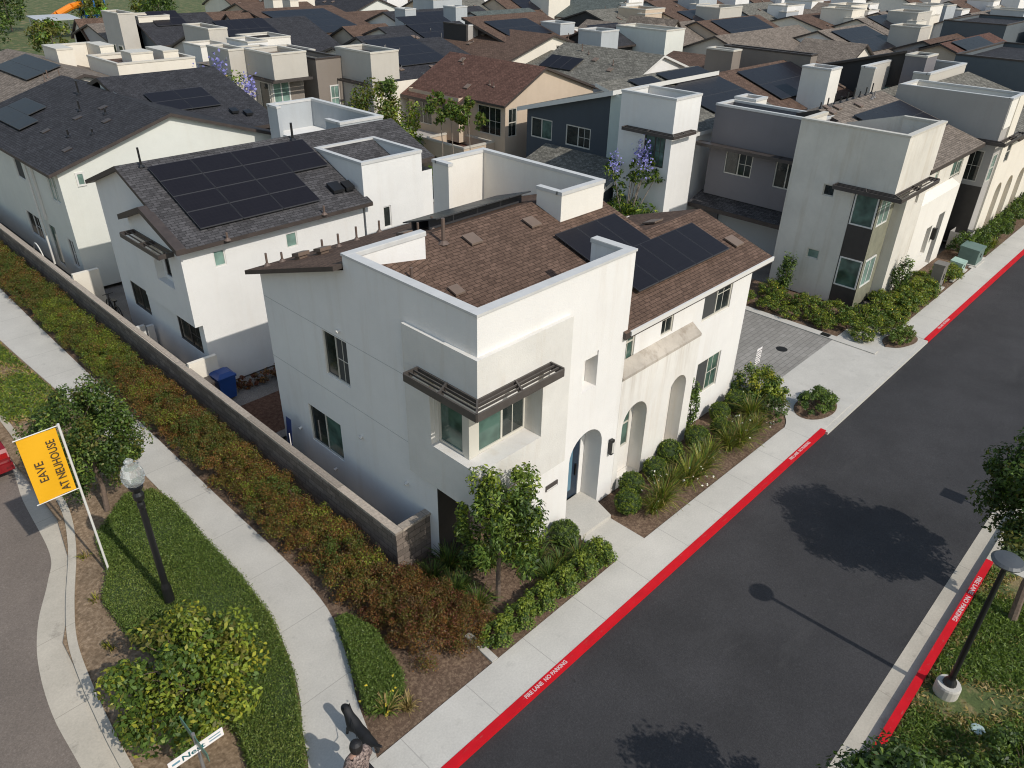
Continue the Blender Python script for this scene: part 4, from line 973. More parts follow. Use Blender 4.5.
mb = MB(); mb.box(41.35,10.76,1.0,42.15,10.8,2.5); mb.box(42.85,10.86,0,43.75,10.9,2.9); mb.box(37.9,10.76,4.5,38.3,10.8,5.45); mb.build('niche_back', M['stone_grey'], h)
mb = MB(); mb.box(43.0,10.83,.05,43.6,10.855,2.2); mb.build('door', M['garage_dark'], h)
mb = MB(); facade(mb, 'w', 34.76, 10.9, 12.04, 0, 5.44, [(10.95,12.0,3.9,5.35,.05),(10.95,12.0,.95,2.35,.05)]); mb.build('corner_siding', M['dark_siding'], h)
mb = MB(); facade(mb, 's', 10.9, 34.76, 36.74, 0, 5.44, [(34.95,36.2,3.95,5.3,.05),(34.95,36.2,1.0,2.4,.05)]); mb.build('front_siding', M['olive_siding'], h)
for z0, z1 in ((3.9,5.35),(.95,2.35)):
    window(h, 'w', 34.76, 10.95, 12.0, z0, z1, .0, 'plain', 'glass_green', 'trim_white', .06); window(h, 's', 10.9, 34.95, 36.2, z0+.05, z1, .0, 'slider', 'glass_pale', 'trim_white', .06, grid=False)
window(h, 'w', 34.75, 12.98, 13.52, 4.9, 5.42, .08, 'plain', 'glass', 'frame', .05); window(h, 'w', 34.75, 13.0, 13.6, 1.85, 2.32, .08, 'plain', 'glass_pale', 'frame', .05)
for u0, u1, g in ((40.0,40.5,'glass_pale'),(41.7,42.2,'glass_pale'),(44.3,46.0,'glass_green')): window(h, 's', 10.85, u0, u1, 4.4, 5.75, .06, 'hung' if u1-u0 < 1 else 'slider', g, 'frame', .06)
awning(h, [(34.2,12.9),(34.2,9.9),(38.9,9.9)], [(34.73,12.9),(34.73,10.37),(38.9,10.37)], 5.6, .17, 2, mat='frame_dark')
mb = MB(); mb.box(42.35,10.2,1.7,42.55,10.39,2.3); mb.build('wall_lamp', M['black_metal'], h)
f8 = roofplane((0,10.4,5.88),0,.31); mr = MB(); slab_on(mr, f8, 34.98, 10.62, 36.9, 15.0); slab_on(mr, f8, 36.9, 10.62, 39.0, 15.15); slab_on(mr, f8, 39.0, 10.35, 47.2, 16.3); f9 = roofplane((0,16.3,7.71),0,-.3); slab_on(mr, f9, 39.0, 16.3, 47.2, 17.4)
ro = mr.build('roof', [M['roof_tan'], M['fascia']], h)
upar(h, 'beige', [(34.79,10.44,39.16,10.6),(34.79,10.601,34.97,15.16),(34.971,14.98,37.0,15.16),(38.98,10.601,39.16,12.2)], 5.5, 8.0, 'coping_cream')
mc = MB(); mc.box(34.72,10.37,8.0,39.23,10.63,8.07); mc.box(34.721,10.63,8.001,35.0,15.18,8.069); mc.box(35.0,14.95,8.002,37.03,15.19,8.068); mc.build('coping', M['coping_cream'], h)
solar(ro, f8, 40.4, 12.25, 6, 2, 1.03, 1.4, lift=.15)
dress(ro, f8, 39.5, 15.6, 46, 16.2, 21, 7, 'pipe_grey')
for k in range(9): pipe(ro, 39.3+.8*k, 16.35, f8, .3+.12*(k%3), .035, 'black_metal')
# ------------------------------------------------------------------ next house along the street on the right
h = thing('house', 'white arcaded house with big taupe side wall at the right edge of the street', 'house', (52, 10, 0))
mb = MB(); facade(mb, 'w', 48.0, 10.0, 15.8, 0, 8.05, [(10.4,12.2,3.6,5.3,.08)]); mb.poly([(48,15.8,0),(50.6,15.8,0),(50.6,15.8,8.05),(48,15.8,8.05)]); mb.poly([(50.6,9.9,5.5),(50.6,15.8,5.5),(50.6,15.8,8.05),(50.6,9.9,8.05)]); facade(mb, 's', 10.0, 48.0, 49.3, 0, 8.05, [(48.3,49.1,3.6,5.1,.06)]); mb.build('side_wall', M['stone_grey'], h)
mb = MB(); facade(mb, 's', 9.9, 49.3, 61, 0, 5.8, [(50.4,51.3,4.3,5.5,.1),(51.0,52.2,0,3.0,.5,'arch'),(53.2,54.6,0,3.0,.5,'arch'),(55.8,57.2,0,3.0,.5,'arch')]); facade(mb, 's', 9.9, 49.3, 50.6, 5.8, 8.05); mb.poly([(49.3,9.9,0),(49.3,10.0,0),(49.3,10,8.05),(49.3,9.9,8.05)]); mb.poly([(61,9.9,0),(61,15.8,0),(61,15.8,7.4),(61,9.9,5.8)]); mb.poly([(50.6,15.8,0),(61,15.8,0),(61,15.8,7.4),(50.6,15.8,7.4)]); mb.box(49.4,10.45,0,60,10.6,3.2); mb.build('wall', M['cream'], h)
upar(h, 'warm_white', [(48.04,9.95,50.56,10.12),(48.04,10.121,48.2,15.7),(50.4,10.121,50.56,15.7),(48.201,15.54,50.39,15.7)], 6.5, 8.03, 'coping'); mr = MB(); mr.poly([(48.2,10.1,7.6),(50.4,10.1,7.6),(50.4,15.6,7.6),(48.2,15.6,7.6)]); mr.build('flat_roof', M['roof_grey'], h)
mr = MB(); fr_ = roofplane((0,9.9,5.85),0,.27); slab_on(mr, fr_, 50.62, 9.5, 61.3, 15.9); ro = mr.build('roof', [M['roof_grey'], M['fascia']], h); solar(ro, fr_, 52, 12, 4, 2, 1.1, 1.4)
window(h, 'w', 48.0, 10.4, 12.2, 3.6, 5.3, .04, 'slider', 'glass', 'frame', .06); window(h, 's', 10.0, 48.3, 49.1, 3.6, 5.1, .03, 'hung', 'glass_pale', 'frame', .05); window(h, 's', 9.9, 50.4, 51.3, 4.3, 5.5, .05, 'hung', 'glass', 'frame', .05)
mb = MB(); mb.box(47.985,10.02,.1,47.999,12.6,3.4); mb.build('dark_panel', M['dark_siding'], h)
awning(h, [(47.5,13.8),(47.5,9.5),(51.5,9.5)], [(47.97,13.8),(47.97,9.87),(51.5,9.87)], 5.9, .17, 1, mat='frame_dark')
mb = MB(); walls(mb, 46.95, 9.6, 48.0, 10.6, 0, 1.0); mb.build('porch_wall', M['stone_grey'], h)
# ------------------------------------------------------------------ houses farther back
def far(label, x, y, parts):
    h = thing('house', label, 'house', (x, y, 0)); fa = fb = ro = None
    for p in parts:
        k = p[0]
        if k == 'G':
            _, ax, wm, rm, x0, x1, y0, y1, ez, rz = p[:10]; kw = p[10] if len(p) > 10 else {}
            w_, ro, fa, fb = gable(h, wm, rm, ax, x0, x1, y0, y1, ez, rz, **kw)
        elif k == 'T': tower(h, p[1], p[2], p[3], p[4], p[5], p[6], p[7] if len(p) > 7 else 'roof_tan', cop=p[8] if len(p) > 8 else 'coping_cream', z0=p[9] if len(p) > 9 else 0)
        elif k == 'S': solar(ro, fa if p[1] == 'a' else fb, p[2], p[3], p[4], p[5], p[6] if len(p) > 6 else 1.2, p[7] if len(p) > 7 else 1.7, far=True)
        elif k == 'U': ugrp(h, p[1], *p[2:8])
        elif k == 'D': dress(ro, fa if p[1] == 'a' else fb, *p[2:6], p[6], p[7], 'pipe_brown')
        elif k == 'W': window(h, p[1], p[2], p[3], p[4], p[5], p[6], -.03, p[7], p[8], p[9] if len(p) > 9 else 'frame', .09, grid=False)
        elif k == 'A': mb = MB(); mb.box(*p[1:7]); mb.build('awning', M['frame_dark'], h)
    return h
far('tiny brown gabled house with cream side wall below the playground', 30, 92, [('G','x','cream','roof_brown',30.2,33.2,88.5,92.4,5.0,6.6),('W','w',30.2,90,91,1.6,4.2,'plain','glass')])
far('greige townhouse with tall pale corner box right of the tiny brown gable', 31, 79, [('T','greige',29.9,78.8,31.4,82.6,8.0),('G','x','stone_grey','roof_tan',30.2,36,82.7,92,5.2,6.4),('W','w',29.9,79.2,80.2,2.9,5.3,'plain','glass'),('W','w',29.9,80.8,81.8,2.9,5.3,'plain','glass'),('W','s',78.8,30.3,31.2,3.0,5.0,'plain','glass_pale'),('T','cream',32,79.6,35,83,7.6)])
far('dark slate gabled house with steep charcoal roof and tall green windows', 33, 77, [('G','x','slate','roof_charcoal',32.0,39,76.2,84.5,5.5,7.5,{'r':80.8}),('S','a',33.3,78.7,2,2,1.5,1.2),('W','w',32,76.6,77.6,2.4,4.9,'slider','glass_green'),('W','w',32,78.2,79.2,2.4,4.9,'slider','glass_green'),('W','s',76.2,32.8,34.2,2.6,4.8,'plain','glass_pale')])
far('greige house with tall plain corner tower left of the wide blue solar roof', 31, 63, [('T','greige',30.6,63.0,32.2,67.4,8.0),('T','warm_white',28.3,60.0,30.6,62.9,7.2),('G','x','greige','roof_charcoal',32.2,40,66.6,73.6,5.6,6.8)])
far('house with blue solar covering a whole charcoal roof behind pale boxes', 38, 64, [('G','x','slate','roof_charcoal',33.6,43,62.8,75,5.6,7.8,{'r':69}),('S','a',33.9,63.6,4,3,1.2,1.75)])
far('white flat-topped house with rooftop boxes between the solar roofs', 35, 58, [('T','white',33.2,57.4,36.6,61.5,6.6,'roof_tan'),('T','white',31.4,58.5,33.1,61.8,7.4,'roof_tan'),('T','warm_white',34.4,62.4,37.5,66,7.1,'roof_tan')])
far('small brown gable roof in front of the brown townhouse row', 40, 80, [('G','x','stone_grey','roof_brown',39.2,45,79.2,86,6.0,7.3)])
far('brown hip-like gable roof right of the blue solar roof', 41, 73, [('G','x','stone_grey','roof_brown',40.8,47.5,76.8,81.6,6.0,7.4),('G','x','tan','roof_brown',44.5,49,60.5,68.5,5.5,7.2)])
far('brown house with blue solar roof below the small far trees', 48, 72, [('G','x','tan','roof_brown',43.4,53.5,69.8,85,5.6,7.6,{'r':80}),('S','a',44.2,71.0,6,4,1.25,1.9),('D','a',44,70,53,71,31,4)])
far('long cream house with plain wall and low brown roof at the centre back', 55, 76, [('G','x','cream','roof_brown',49.6,60.5,74.2,84,5.5,6.9),('D','a',50,74.6,60,78,32,5)])
far('brown roofed house with stubby chimneys behind the long cream wall', 53, 88, [('G','x','tan','roof_brown',49,58,87,98,5.6,7.2),('T','cream',50,86,51.2,88,8),('T','cream',52.5,86.5,53.6,88.5,7.8)])
far('house with sage gable and smooth dark grey roof near the top edge', 62, 87, [('G','y','sage','roof_charcoal',58.5,70,85.5,99,5.5,7.6),('D','a',59,86,64,98,33,4)])
far('dark grey roofed house between the two pale blue towers', 55, 67, [('G','x','warm_white','roof_charcoal',54.4,68,65.6,77,5.6,7.5),('T','blue_grey',53.2,66.3,54.6,68,8.2,'roof_grey','coping'),('T','white',56.2,64.5,62,65.5,5.9),('S','a',56.4,67,5,2),('T','blue_grey',57.6,63.6,59.2,65.5,8.4,'roof_grey','coping')])
far('green grey shingle roof house with white gable end at the centre back', 66, 66, [('G','x','white','roof_green',63.0,72,60.5,73.5,5.6,7.4),('G','y','white','roof_green',64.4,70.6,57.5,61,5.2,6.9)])
far('white house of stacked small boxes left of the grey wide tower', 59, 50, [('T','blue_grey',57.3,49.2,59.3,51.6,8.0,'roof_grey','coping'),('T','white',59.6,50.2,61,52.6,7.4),('T','white',56.5,52.6,64.5,57,6.4),('T','white',60.2,47.6,62.4,50.1,6.2)])
far('charcoal and grey house with square lit corner tower behind the shingle roof', 56, 43, [('T','blue_grey',55.3,42.9,57.7,45.4,8.0,'roof_grey','coping'),('G','x','charcoal','roof_charcoal',57.8,62,43.4,49,6.7,7.9),('T','white',53.2,46.0,55.2,48.6,6.8)])
far('house with the widest plain grey green tower at the centre back', 62, 40, [('T','sage',60.6,40.0,63.5,45.4,8.0,'roof_tan'),('G','y','white','roof_tan',63.6,71,44.6,54,5.6,7.4),('A',60.2,39.6,5.1,63.6,45,5.25),('G','x','sage','roof_tan',61,68,45.5,53,5.4,7.2),('S','a',61.5,46.2,4,2)])
far('house with broad mottled grey shingle roof and white gable behind navy house', 52, 35, [('G','y','white','roof_grey',47.4,57.4,34.2,43.5,5.5,7.3,{'r':51.6,'fas':'trim_white'}),('D','a',48.5,35,51,42,34,5),('S','a',48.0,40.0,1,3,1.6,1.1),('G','y','stone_grey','roof_grey',48.6,56.4,43.6,52,5.4,6.4,{'fas':'trim_white'}),('S','a',49.6,46,2,2,1.4,1.5)])
far('low cream house with two small square windows and tan gables', 71, 43, [('G','x','cream','roof_tan',69.2,76.8,43.2,52,5.5,7.3),('W','s',43.2,70.6,71.2,4.0,4.9,'plain','glass'),('W','s',43.2,72.4,73.0,4.0,4.9,'plain','glass'),('W','s',43.2,74.6,75.2,4.4,5.1,'plain','glass'),('G','y','greige','roof_tan',70.5,73.5,46.5,52,6.2,7.7)])
far('brown roofed house with tilted blue solar array behind the tan roof', 80, 42, [('G','x','tan','roof_brown',74.5,87,40.2,51,5.5,7.5),('S','a',76.4,41.0,6,2,1.5,2.1)])
far('wide tan shingle roof house with green bay behind the taupe parapets', 72, 33, [('G','x','greige','roof_tan',64.6,80,32.4,42.5,5.6,7.5),('T','pale_green',63.4,33.2,64.5,35.2,5.6)])
far('taupe parapet house with deep shaded inner wall behind the big solar roof', 55, 28, [('T','taupe',53.4,29.4,54.6,31.6,8.0,'roof_brown'),('T','taupe',56.6,25.0,57.6,32.0,7.9,'roof_brown','fascia'),('G','y','greige','roof_brown',54.7,64,31.5,38,5.4,6.6)])
far('cream gable house with tan roof left of the framed solar array', 70, 31, [('G','y','cream','roof_tan',66.8,74.6,26.8,31.9,5.5,7.4),('A',68.0,26.6,5.0,70,26.78,5.1)])
far('house with solar array framed by dark gable edges above white eave wall', 80, 31, [('G','x','white','roof_tan',75.6,86,27.6,39,5.6,7.6,{'r':33.2}),('S','a',77.0,28.6,6,2,1.35,2.0),('T','greige',83.4,26.8,86.4,29.6,8.0)])
far('black house with long slanting shed roof and one tall window', 60, 22, [('G','x','charcoal','roof_charcoal',58.2,60.0,19.0,25.6,6.9,8.6,{'r':19.1,'ohg':.15,'oh':.15}),('W','w',58.2,19.6,21.4,4.4,6.4,'slider','glass_pale','frame_dark')])
far('plum grey flat-topped house with pale corner right of the black shed house', 64, 20, [('T','plum_grey',57.6,17.6,59.6,18.98,8.5,'roof_dark'),('G','x','plum_grey','roof_charcoal',60.2,70,20.4,26,5.6,7)])
far('house with long greige U-shaped parapet behind the beige corner house', 56, 15, [('G','x','stone_grey','roof_grey',47.5,61.5,16.4,21,5.4,6.6),('U','greige',53.8,16.0,60.8,20.2,5.2,8.0)])
far('slate house with long dark wall at the right edge behind the arcade', 66, 13, [('T','slate',63.6,9.9,75,17.6,8.2,'roof_charcoal','fascia'),('A',63.3,10,4.6,63.6,13.6,4.75)])
far('purple brown roofed house with big dusky solar array at upper right', 80, 21, [('G','x','tan','roof_red',74.8,88,16.6,27.6,5.6,7.6),('S','a',76.4,17.6,5,2,1.5,2.1),('S','b',77,23,4,2,1.5,1.7)])
far('house with wide flat slate wall at the upper right corner', 95, 24, [('T','slate',91.6,21.6,103,27.4,8.2,'roof_charcoal','fascia'),('G','x','stone_grey','roof_brown',82,91.5,21.6,30,5.5,7)])
far('pale grey arched-roof house at the upper right edge', 100, 20, [('T','blue_grey',97,15,110,20.6,8.0,'roof_grey','coping'),('W','w',97,16.5,17.5,3,5.6,'plain','glass')])
# outer rows
OUT = [
 ('distant cream house with pale corner box at the top edge left of centre', 53.5, 103, 'cream', 'roof_brown', 'x', 'cream', 0),
 ('distant greige house with long tan roof at the top edge left of centre', 66, 118, 'greige', 'roof_tan', 'x', 'warm_white', 0),
 ('distant white house with brown roof above the sage gabled house', 80, 104, 'white', 'roof_brown', 'x', 'white', 1),
 ('distant tan house with grey roof above the two pale blue towers', 67, 78, 'tan', 'roof_grey', 'x', 'blue_grey', 0),
 ('distant white house with grey roof and white box above the pale blue towers', 80.5, 90, 'white', 'roof_grey', 'y', 'white', 0),
 ('distant brown roofed house with small cream chimney box at the top centre', 77, 74, 'tan', 'roof_brown', 'x', 'cream', 1),
 ('distant green grey roofed house with bright white eave at the top centre', 84, 66, 'white', 'roof_green', 'y', 'white', 0),
 ('distant white house with tan roof above the white stacked boxes', 94, 77, 'white', 'roof_tan', 'x', 'white', 0),
 ('distant charcoal house with lit tan corner above the charcoal grey tower', 76, 57, 'charcoal', 'roof_grey', 'x', 'tan', 0),
 ('distant brown roofed house with dark solar strip above the widest tower', 84, 52, 'cream', 'roof_brown', 'x', 'greige', 1),
 ('distant pale blue box house at the top edge above the widest tower', 96, 63, 'blue_grey', 'roof_brown', 'x', 'blue_grey', 0),
 ('distant white house with twin boxes above the low cream house', 108, 64, 'white', 'roof_brown', 'x', 'white', 0),
 ('distant grey box house with white corner above the tilted blue array', 97, 50, 'blue_grey', 'roof_grey', 'x', 'white', 0),
 ('distant brown roof with cream lit wall above the wide tan roof', 94, 40, 'cream', 'roof_brown', 'x', 'cream', 0),
 ('distant blue grey house with tall white fin above the wide tan roof', 110, 50, 'blue_grey', 'roof_brown', 'x', 'white', 0),
 ('distant cream house with solar roof above the framed solar array', 97, 34, 'cream', 'roof_tan', 'x', 'greige', 1),
 ('distant white parapet house above the cream gable house', 121, 49, 'white', 'roof_brown', 'x', 'white', 0),
 ('distant tan roofed house with two dark arrays at the upper right', 108, 36, 'cream', 'roof_tan', 'x', 'warm_white', 1),
 ('distant tan roof with long white parapet at the upper right', 120, 36, 'white', 'roof_tan', 'x', 'blue_grey', 0),
 ('distant tan roof behind long grey white parapet near the right corner', 114, 27, 'blue_grey', 'roof_tan', 'x', 'blue_grey', 0),
 ('distant white box house with brown roof at the top right corner', 135, 36, 'white', 'roof_brown', 'x', 'white', 0),
 ('distant white gabled house with tan roof above the slate wall', 106, 43, 'white', 'roof_tan', 'y', 'cream', 0),
 ('distant cream box house at the very top above the slate wall', 148, 49, 'cream', 'roof_brown', 'x', 'cream', 0),
 ('distant grey house with tan roof at the very top right of centre', 134, 62, 'blue_grey', 'roof_tan', 'x', 'white', 0),
 ('distant white house at the very top above the wide tan roof', 121, 63, 'white', 'roof_brown', 'x', 'white', 0),
 ('distant white box house at the very top above the tilted blue array', 121, 76, 'white', 'roof_tan', 'x', 'white', 0),
 ('distant cream and brown townhouse row at the top left', 66, 108, 'taupe', 'roof_brown', 'x', 'cream', 0),
 ('distant pale green townhouse at the top left beside the brown townhouse row', 60, 112, 'pale_green', 'roof_tan', 'x', 'pale_green', 0),
 ('distant white flat house at the top left above the dark slate gable', 54, 92, 'white', 'roof_tan', 'x', 'cream', 0),
 ('distant pale grey house with brown roof at the top edge right of centre', 108, 77, 'blue_grey', 'roof_brown', 'x', 'white', 0),
 ('distant tan house with low brown roof at the top edge centre', 94, 92, 'tan', 'roof_brown', 'x', 'cream', 0),
 ('distant tan roofed house with white corner at the far top right', 150, 36, 'tan', 'roof_tan', 'x', 'white', 0),
 ('distant pale box house past the far tan roof at right', 128, 24, 'blue_grey', 'roof_tan', 'x', 'cream', 0),
]
for n, (lab, x, y, wm, rm, ax, tm, so_) in enumerate(OUT):
    r = random.Random(100+n); L = 10.5+r.random()*1.5; Wd = 8.5+r.random()*2
    ps = [('G', ax, wm, rm, x+1.2, x+L, y+.6, y+Wd, 5.5+.3*r.random(), 7.0+.6*r.random())]
    if so_: ps.append(('S','a',x+3.5,y+1.4,5,2,1.2,1.6))
    tx = x + r.choice((0, L-5.2)); ps.append(('T', tm, tx, y, tx+3.2+2.2*r.random(), y+2.5+1.5*r.random(), 7.4+.6*r.random()))
    if r.random() < .55: ps.append(('T', wm if wm not in ('charcoal',) else tm, x+L*.45, y-.5, x+L*.45+3.4, y+.6, 6.6+.8*r.random()))
    ps.append(('D','a',x+2,y+1,x+L-1,y+3.5,200+n,3))
    far(lab, x+L/2, y, ps)
# ------------------------------------------------------------------ vegetation
def limb_set(par, base, top, n, spread, r0, seed, mat='bark', start=.35, kink=.12):
    rr = random.Random(seed); mb = MB(); b = Vector(base); t = Vector(top)
    pts = [b.lerp(t, f) + Vector((rr.uniform(-kink,kink), rr.uniform(-kink,kink), 0))*(f*(1-f)*3) for f in (0,.25,.5,.75,1)]
    mb.path(pts, [r0, r0*.85, r0*.65, r0*.42, r0*.15], 8)
    for i in range(n):
        f = start + (1-start)*(i+rr.random())/n; a = rr.random()*6.283; k = min(3, int(f*4)); p = pts[k].lerp(pts[k+1], f*4-k)
        L = spread*(1.15-.5*f)*(.6+.5*rr.random()); d = Vector((math.cos(a), math.sin(a), .55+.5*rr.random())).normalized()
        m_ = p + d*L*.5 + Vector((0,0,.06)); e = p + d*L
        mb.path([p, m_, e], [r0*.42*(1-f*.5), r0*.26*(1-f*.5), r0*.08], 6)
    return mb.build('trunk', M[mat], par)
def tree(name, label, cat, base, crown, rad3, n, size, mats, wts, seed, trunk_r=.09, limbs=9, group=None, aspect=.5, clumps=60, cl_r=.26, shell=.5, mat='bark', up=.4, droop=0, lo=-1.):
    t = thing(name, label, cat, base, 0, group)
    limb_set(t, base, (crown[0], crown[1], crown[2]+rad3[2]*.5), limbs, max(rad3)*.8, trunk_r, seed, mat)
    leaf_crown('crown', crown, rad3, n, size, mats, wts, seed, t, clumps, cl_r, shell, up, aspect, lo, droop)
    return t
def carpet(name, poly, h, n, size, mats, wts, seed, under='turf_under', kind='stuff', edge=.04, um=None):
    """dense low ground cover: a solid low core and leaf blades all over top and rim"""
    mb = MB(); c = np.mean(poly, axis=0); inn = [(c[0]+(x-c[0])*.97, c[1]+(y-c[1])*.985) for x, y in poly]
    mb.prism(inn, -.05, h*.72); r = np.random.default_rng(seed)
    P2 = scatter(poly, n, seed); z = h*(.62 + .42*r.random(n)) + .05*np.sin(P2[:,0]*2.1+1)*np.cos(P2[:,1]*1.7)
    per = []; m_ = n//6; a = np.array(poly); b = np.roll(a, -1, 0); L = np.linalg.norm(b-a, axis=1); k = r.choice(len(a), m_, p=L/L.sum()); t = r.random(m_)[:,None]
    E2 = a[k]*(1-t)+b[k]*t; E2 += r.normal(size=E2.shape)*edge; ez = h*r.random(m_)
    P = np.concatenate([np.c_[P2, z], np.c_[E2, ez]])
    nz = np.sin(P[:,0]*1.3)*np.cos(P[:,1]*.9+.6)+r.normal(size=len(P))*.55
    mi = np.where(nz > .7, min(1, len(mats)-1), 0); sw = r.random(len(P)) < .25; mi[sw] = r.choice(len(mats), sw.sum(), p=wts)
    q = leaves_at(P, size, .25, None, .42, seed)
    base = mb.build(name, M[under]); o = np_mesh(name, q, [M[x] for x in mats], mi)
    # join core and blades into one object
    bm_o = [base, o]; me = bpy.data.meshes.new(name)
    import bmesh
    bm = bmesh.new(); bm.from_mesh(base.data); 
    nf = len(bm.faces); bm.from_mesh(o.data); bm.faces.ensure_lookup_table()
    for f in bm.faces[:nf]: f.material_index = len(mats)
    bm.to_mesh(me); bm.free()
    for x in mats: me.materials.append(M[x])
    me.materials.append(M[under])
    for x in bm_o: bpy.data.objects.remove(x)
    ob = bpy.data.objects.new(name, me); COL.objects.link(ob); return ob

# trees near the camera
tree('tree', 'rounded dark green young tree beside the yellow flag sign', 'tree', (4.3,20.6,-.03), (4.45,21.0,2.35), (1.45,1.4,1.65), 22000, .095, ['lf_dark','lf_mid','lf_olive','lf_light'], [.36,.38,.18,.08], 11, .08, 10, clumps=95, cl_r=.22, shell=.45)
tree('tree', 'yellow green broadleaf bush tree below the post top lamp', 'tree', (2.75,12.0,-.03), (2.9,12.15,1.35), (1.42,1.48,1.25), 15000, .12, ['lf_yellow','lf_lime','lf_mid','lf_olive'], [.13,.27,.36,.24], 12, .07, 12, clumps=85, cl_r=.25, shell=.4, aspect=.52)
tree('tree', 'slim glossy leaved tree before the dark ground floor corner', 'tree', (10.05,9.86,-.03), (10.1,9.83,2.62), (1.08,1.0,1.85), 10500, .13, ['lf_dark','lf_mid','lf_light','lf_lime'], [.22,.34,.28,.16], 13, .07, 14, clumps=64, cl_r=.22, shell=.3, aspect=.38)
tree('tree', 'dense dark green street tree cut by the right edge behind the saucer lamp', 'tree', (19.0,0.0,-.03), (19.75,0.15,3.5), (1.75,1.65,1.6), 24000, .12, ['lf_dark','lf_mid','lf_olive'], [.5,.38,.12], 14, .11, 10, clumps=90, cl_r=.23, shell=.45)
tree('tree', 'bushy green street tree cut by the bottom edge beside the right kerb', 'tree', (9.0,0.3,-.03), (9.0,0.1,2.8), (1.6,1.2,1.05), 11000, .12, ['lf_dark','lf_mid','lf_light'], [.6,.34,.06], 15, .1, 9, clumps=70, cl_r=.25, shell=.42)
for i, (x, y, s, lab) in enumerate(((12.2,-.15,.62,'leafy green shrub nearest the end of the right red kerb'),(13.1,-.75,.72,'leafy green shrub at the bottom edge below the lamp base'),(14.2,-1.2,.6,'pale tipped green shrub at the bottom right beside the walkway corner'),(11.6,-.9,.7,'dark green shrub at the bottom edge under the street tree'))):
    t = thing('shrub', lab, 'shrub', (x, y, -.03)); leaf_crown('foliage', (x, y, .45), (.75,.7,s), 3500, .1, ['lf_dark','lf_mid','lf_light'], [.3,.45,.25], 40+i, t, 35, .3, .5)
    limb_set(t, (x,y,-.03), (x,y,.6), 6, .5, .03, 40+i)

# clipped hedge of separate shrubs along the block wall
HM = [(['lf_rust','lf_brown','lf_olive','lf_lime'],[.38,.18,.32,.12]), (['lf_olive','lf_brown','lf_rust','lf_mid'],[.42,.14,.20,.24]), (['lf_lime','lf_olive','lf_mid','lf_rust'],[.30,.36,.24,.10]), (['lf_red','lf_brown','lf_rust','lf_olive'],[.18,.24,.30,.28])]
LAB = {0: 'rust tipped shrub in the long hedge between path and block wall', 1: 'olive brown shrub in the long hedge between path and block wall', 2: 'fresh yellow green shrub in the long hedge between path and block wall', 3: 'dark red brown shrub at the near end of the block wall hedge'}
protos = {}
def hedge_proto(k, v, loc):
    lab = LAB[k]; t = thing('shrub', lab, 'shrub', loc, 0, ['rust shrubs of the wall hedge','olive shrubs of the wall hedge','green shrubs of the wall hedge','red shrubs of the wall hedge'][k])
    x, y, z = loc; leaf_crown('foliage', (x,y,z+.46), (.82,.88,.66), 11000, .05, *HM[k], 60+10*k+v, t, 60, .24, .55, .35, .42, -.5)
    mb = MB(); rr = random.Random(k*7+v)
    for i in range(9):
        a = rr.random()*6.28; mb.tube((x,y,z), (x+.6*math.cos(a), y+.5*math.sin(a), z+.35+.25*rr.random()), .016, .006, 5)
    mb.build('stems', M['bark'], t); return t
y = 10.0; i = 0; hr = random.Random(5)
while y < 58:
    x = 7.82 + hr.uniform(-.08,.08)
    x += .0
    f = (y-10)/30
    u_ = hr.random(); k = 3 if y < 12.5 else (0 if u_ < .6 else 1) if y < 27.5 else (2 if (28 < y < 30.8 or 32 < y < 35.2) else 1) if y < 36 else (0 if u_ < .45 else 1)
    v = i % 3
    if (k, v) not in protos: protos[(k, v)] = hedge_proto(k, v, (x, y, -.03))
    else: dup(protos[(k, v)], (x, y, -.03), hr.uniform(-.5,.5) + (math.pi if hr.random() < .5 else 0))
    i += 1; y += .86
for x, y in ((8.55,10.6),(8.45,11.5),(8.75,9.75)): dup(protos.get((3,0)) or protos[(0,0)], (x, y, -.03), hr.uniform(-2,2), scale=.85)

# ground cover and lawns
tag(carpet('ground_cover', [(3.6,19.4),(4.9,20.6),(5.6,20.3),(5.76,19.3),(5.68,17.2),(5.66,15.2),(5.5,13.4),(5.0,11.6),(4.5,10.55),(3.95,9.45),(2.6,7.4),(2.2,8.2),(3.0,9.6),(3.35,11),(3.2,13.4),(2.8,15.2),(2.82,16.9),(3.3,17.8)], .30, 120000, .05, ['lf_carpet','lf_carpet2','lf_mid'], [.4,.3,.3], 70), 'carpet of short green ground cover between the path and the left street', 'ground cover', kind='stuff')
tag(carpet('ground_cover', [(6.6,12.1),(6.86,12.0),(7.06,11.2),(6.75,9.75),(6.5,9.35),(5.62,9.5),(5.95,10.4),(6.3,11.2)], .34, 30000, .05, ['lf_carpet','lf_carpet2','lf_mid'], [.5,.2,.3], 71), 'narrow green ground cover strip on the right side of the path', 'ground cover', kind='stuff')
def grass(name, poly, n, h, mats, wts, seed, label, bare=None, z0=-.03):
    P2 = scatter(poly, n, seed); r = np.random.default_rng(seed)
    nz = np.sin(P2[:,0]*1.1+.4)*np.cos(P2[:,1]*1.4) + .6*np.sin(P2[:,0]*2.7+P2[:,1]*2.1) + r.normal(size=n)*.35
    if bare is not None: keep = nz > bare; P2 = P2[keep]; nz = nz[keep]
    P = np.c_[P2, z0 + h*(.3+.5*r.random(len(P2)))]
    mi = np.where(nz < (bare if bare is not None else -1)+.25, len(mats)-1, r.choice(len(mats)-1, len(P2)))
    return tag(np_mesh(name, leaves_at(P, h*1.9, .15, None, .22, seed), [M[m] for m in mats], mi), label, 'grass', kind='stuff')
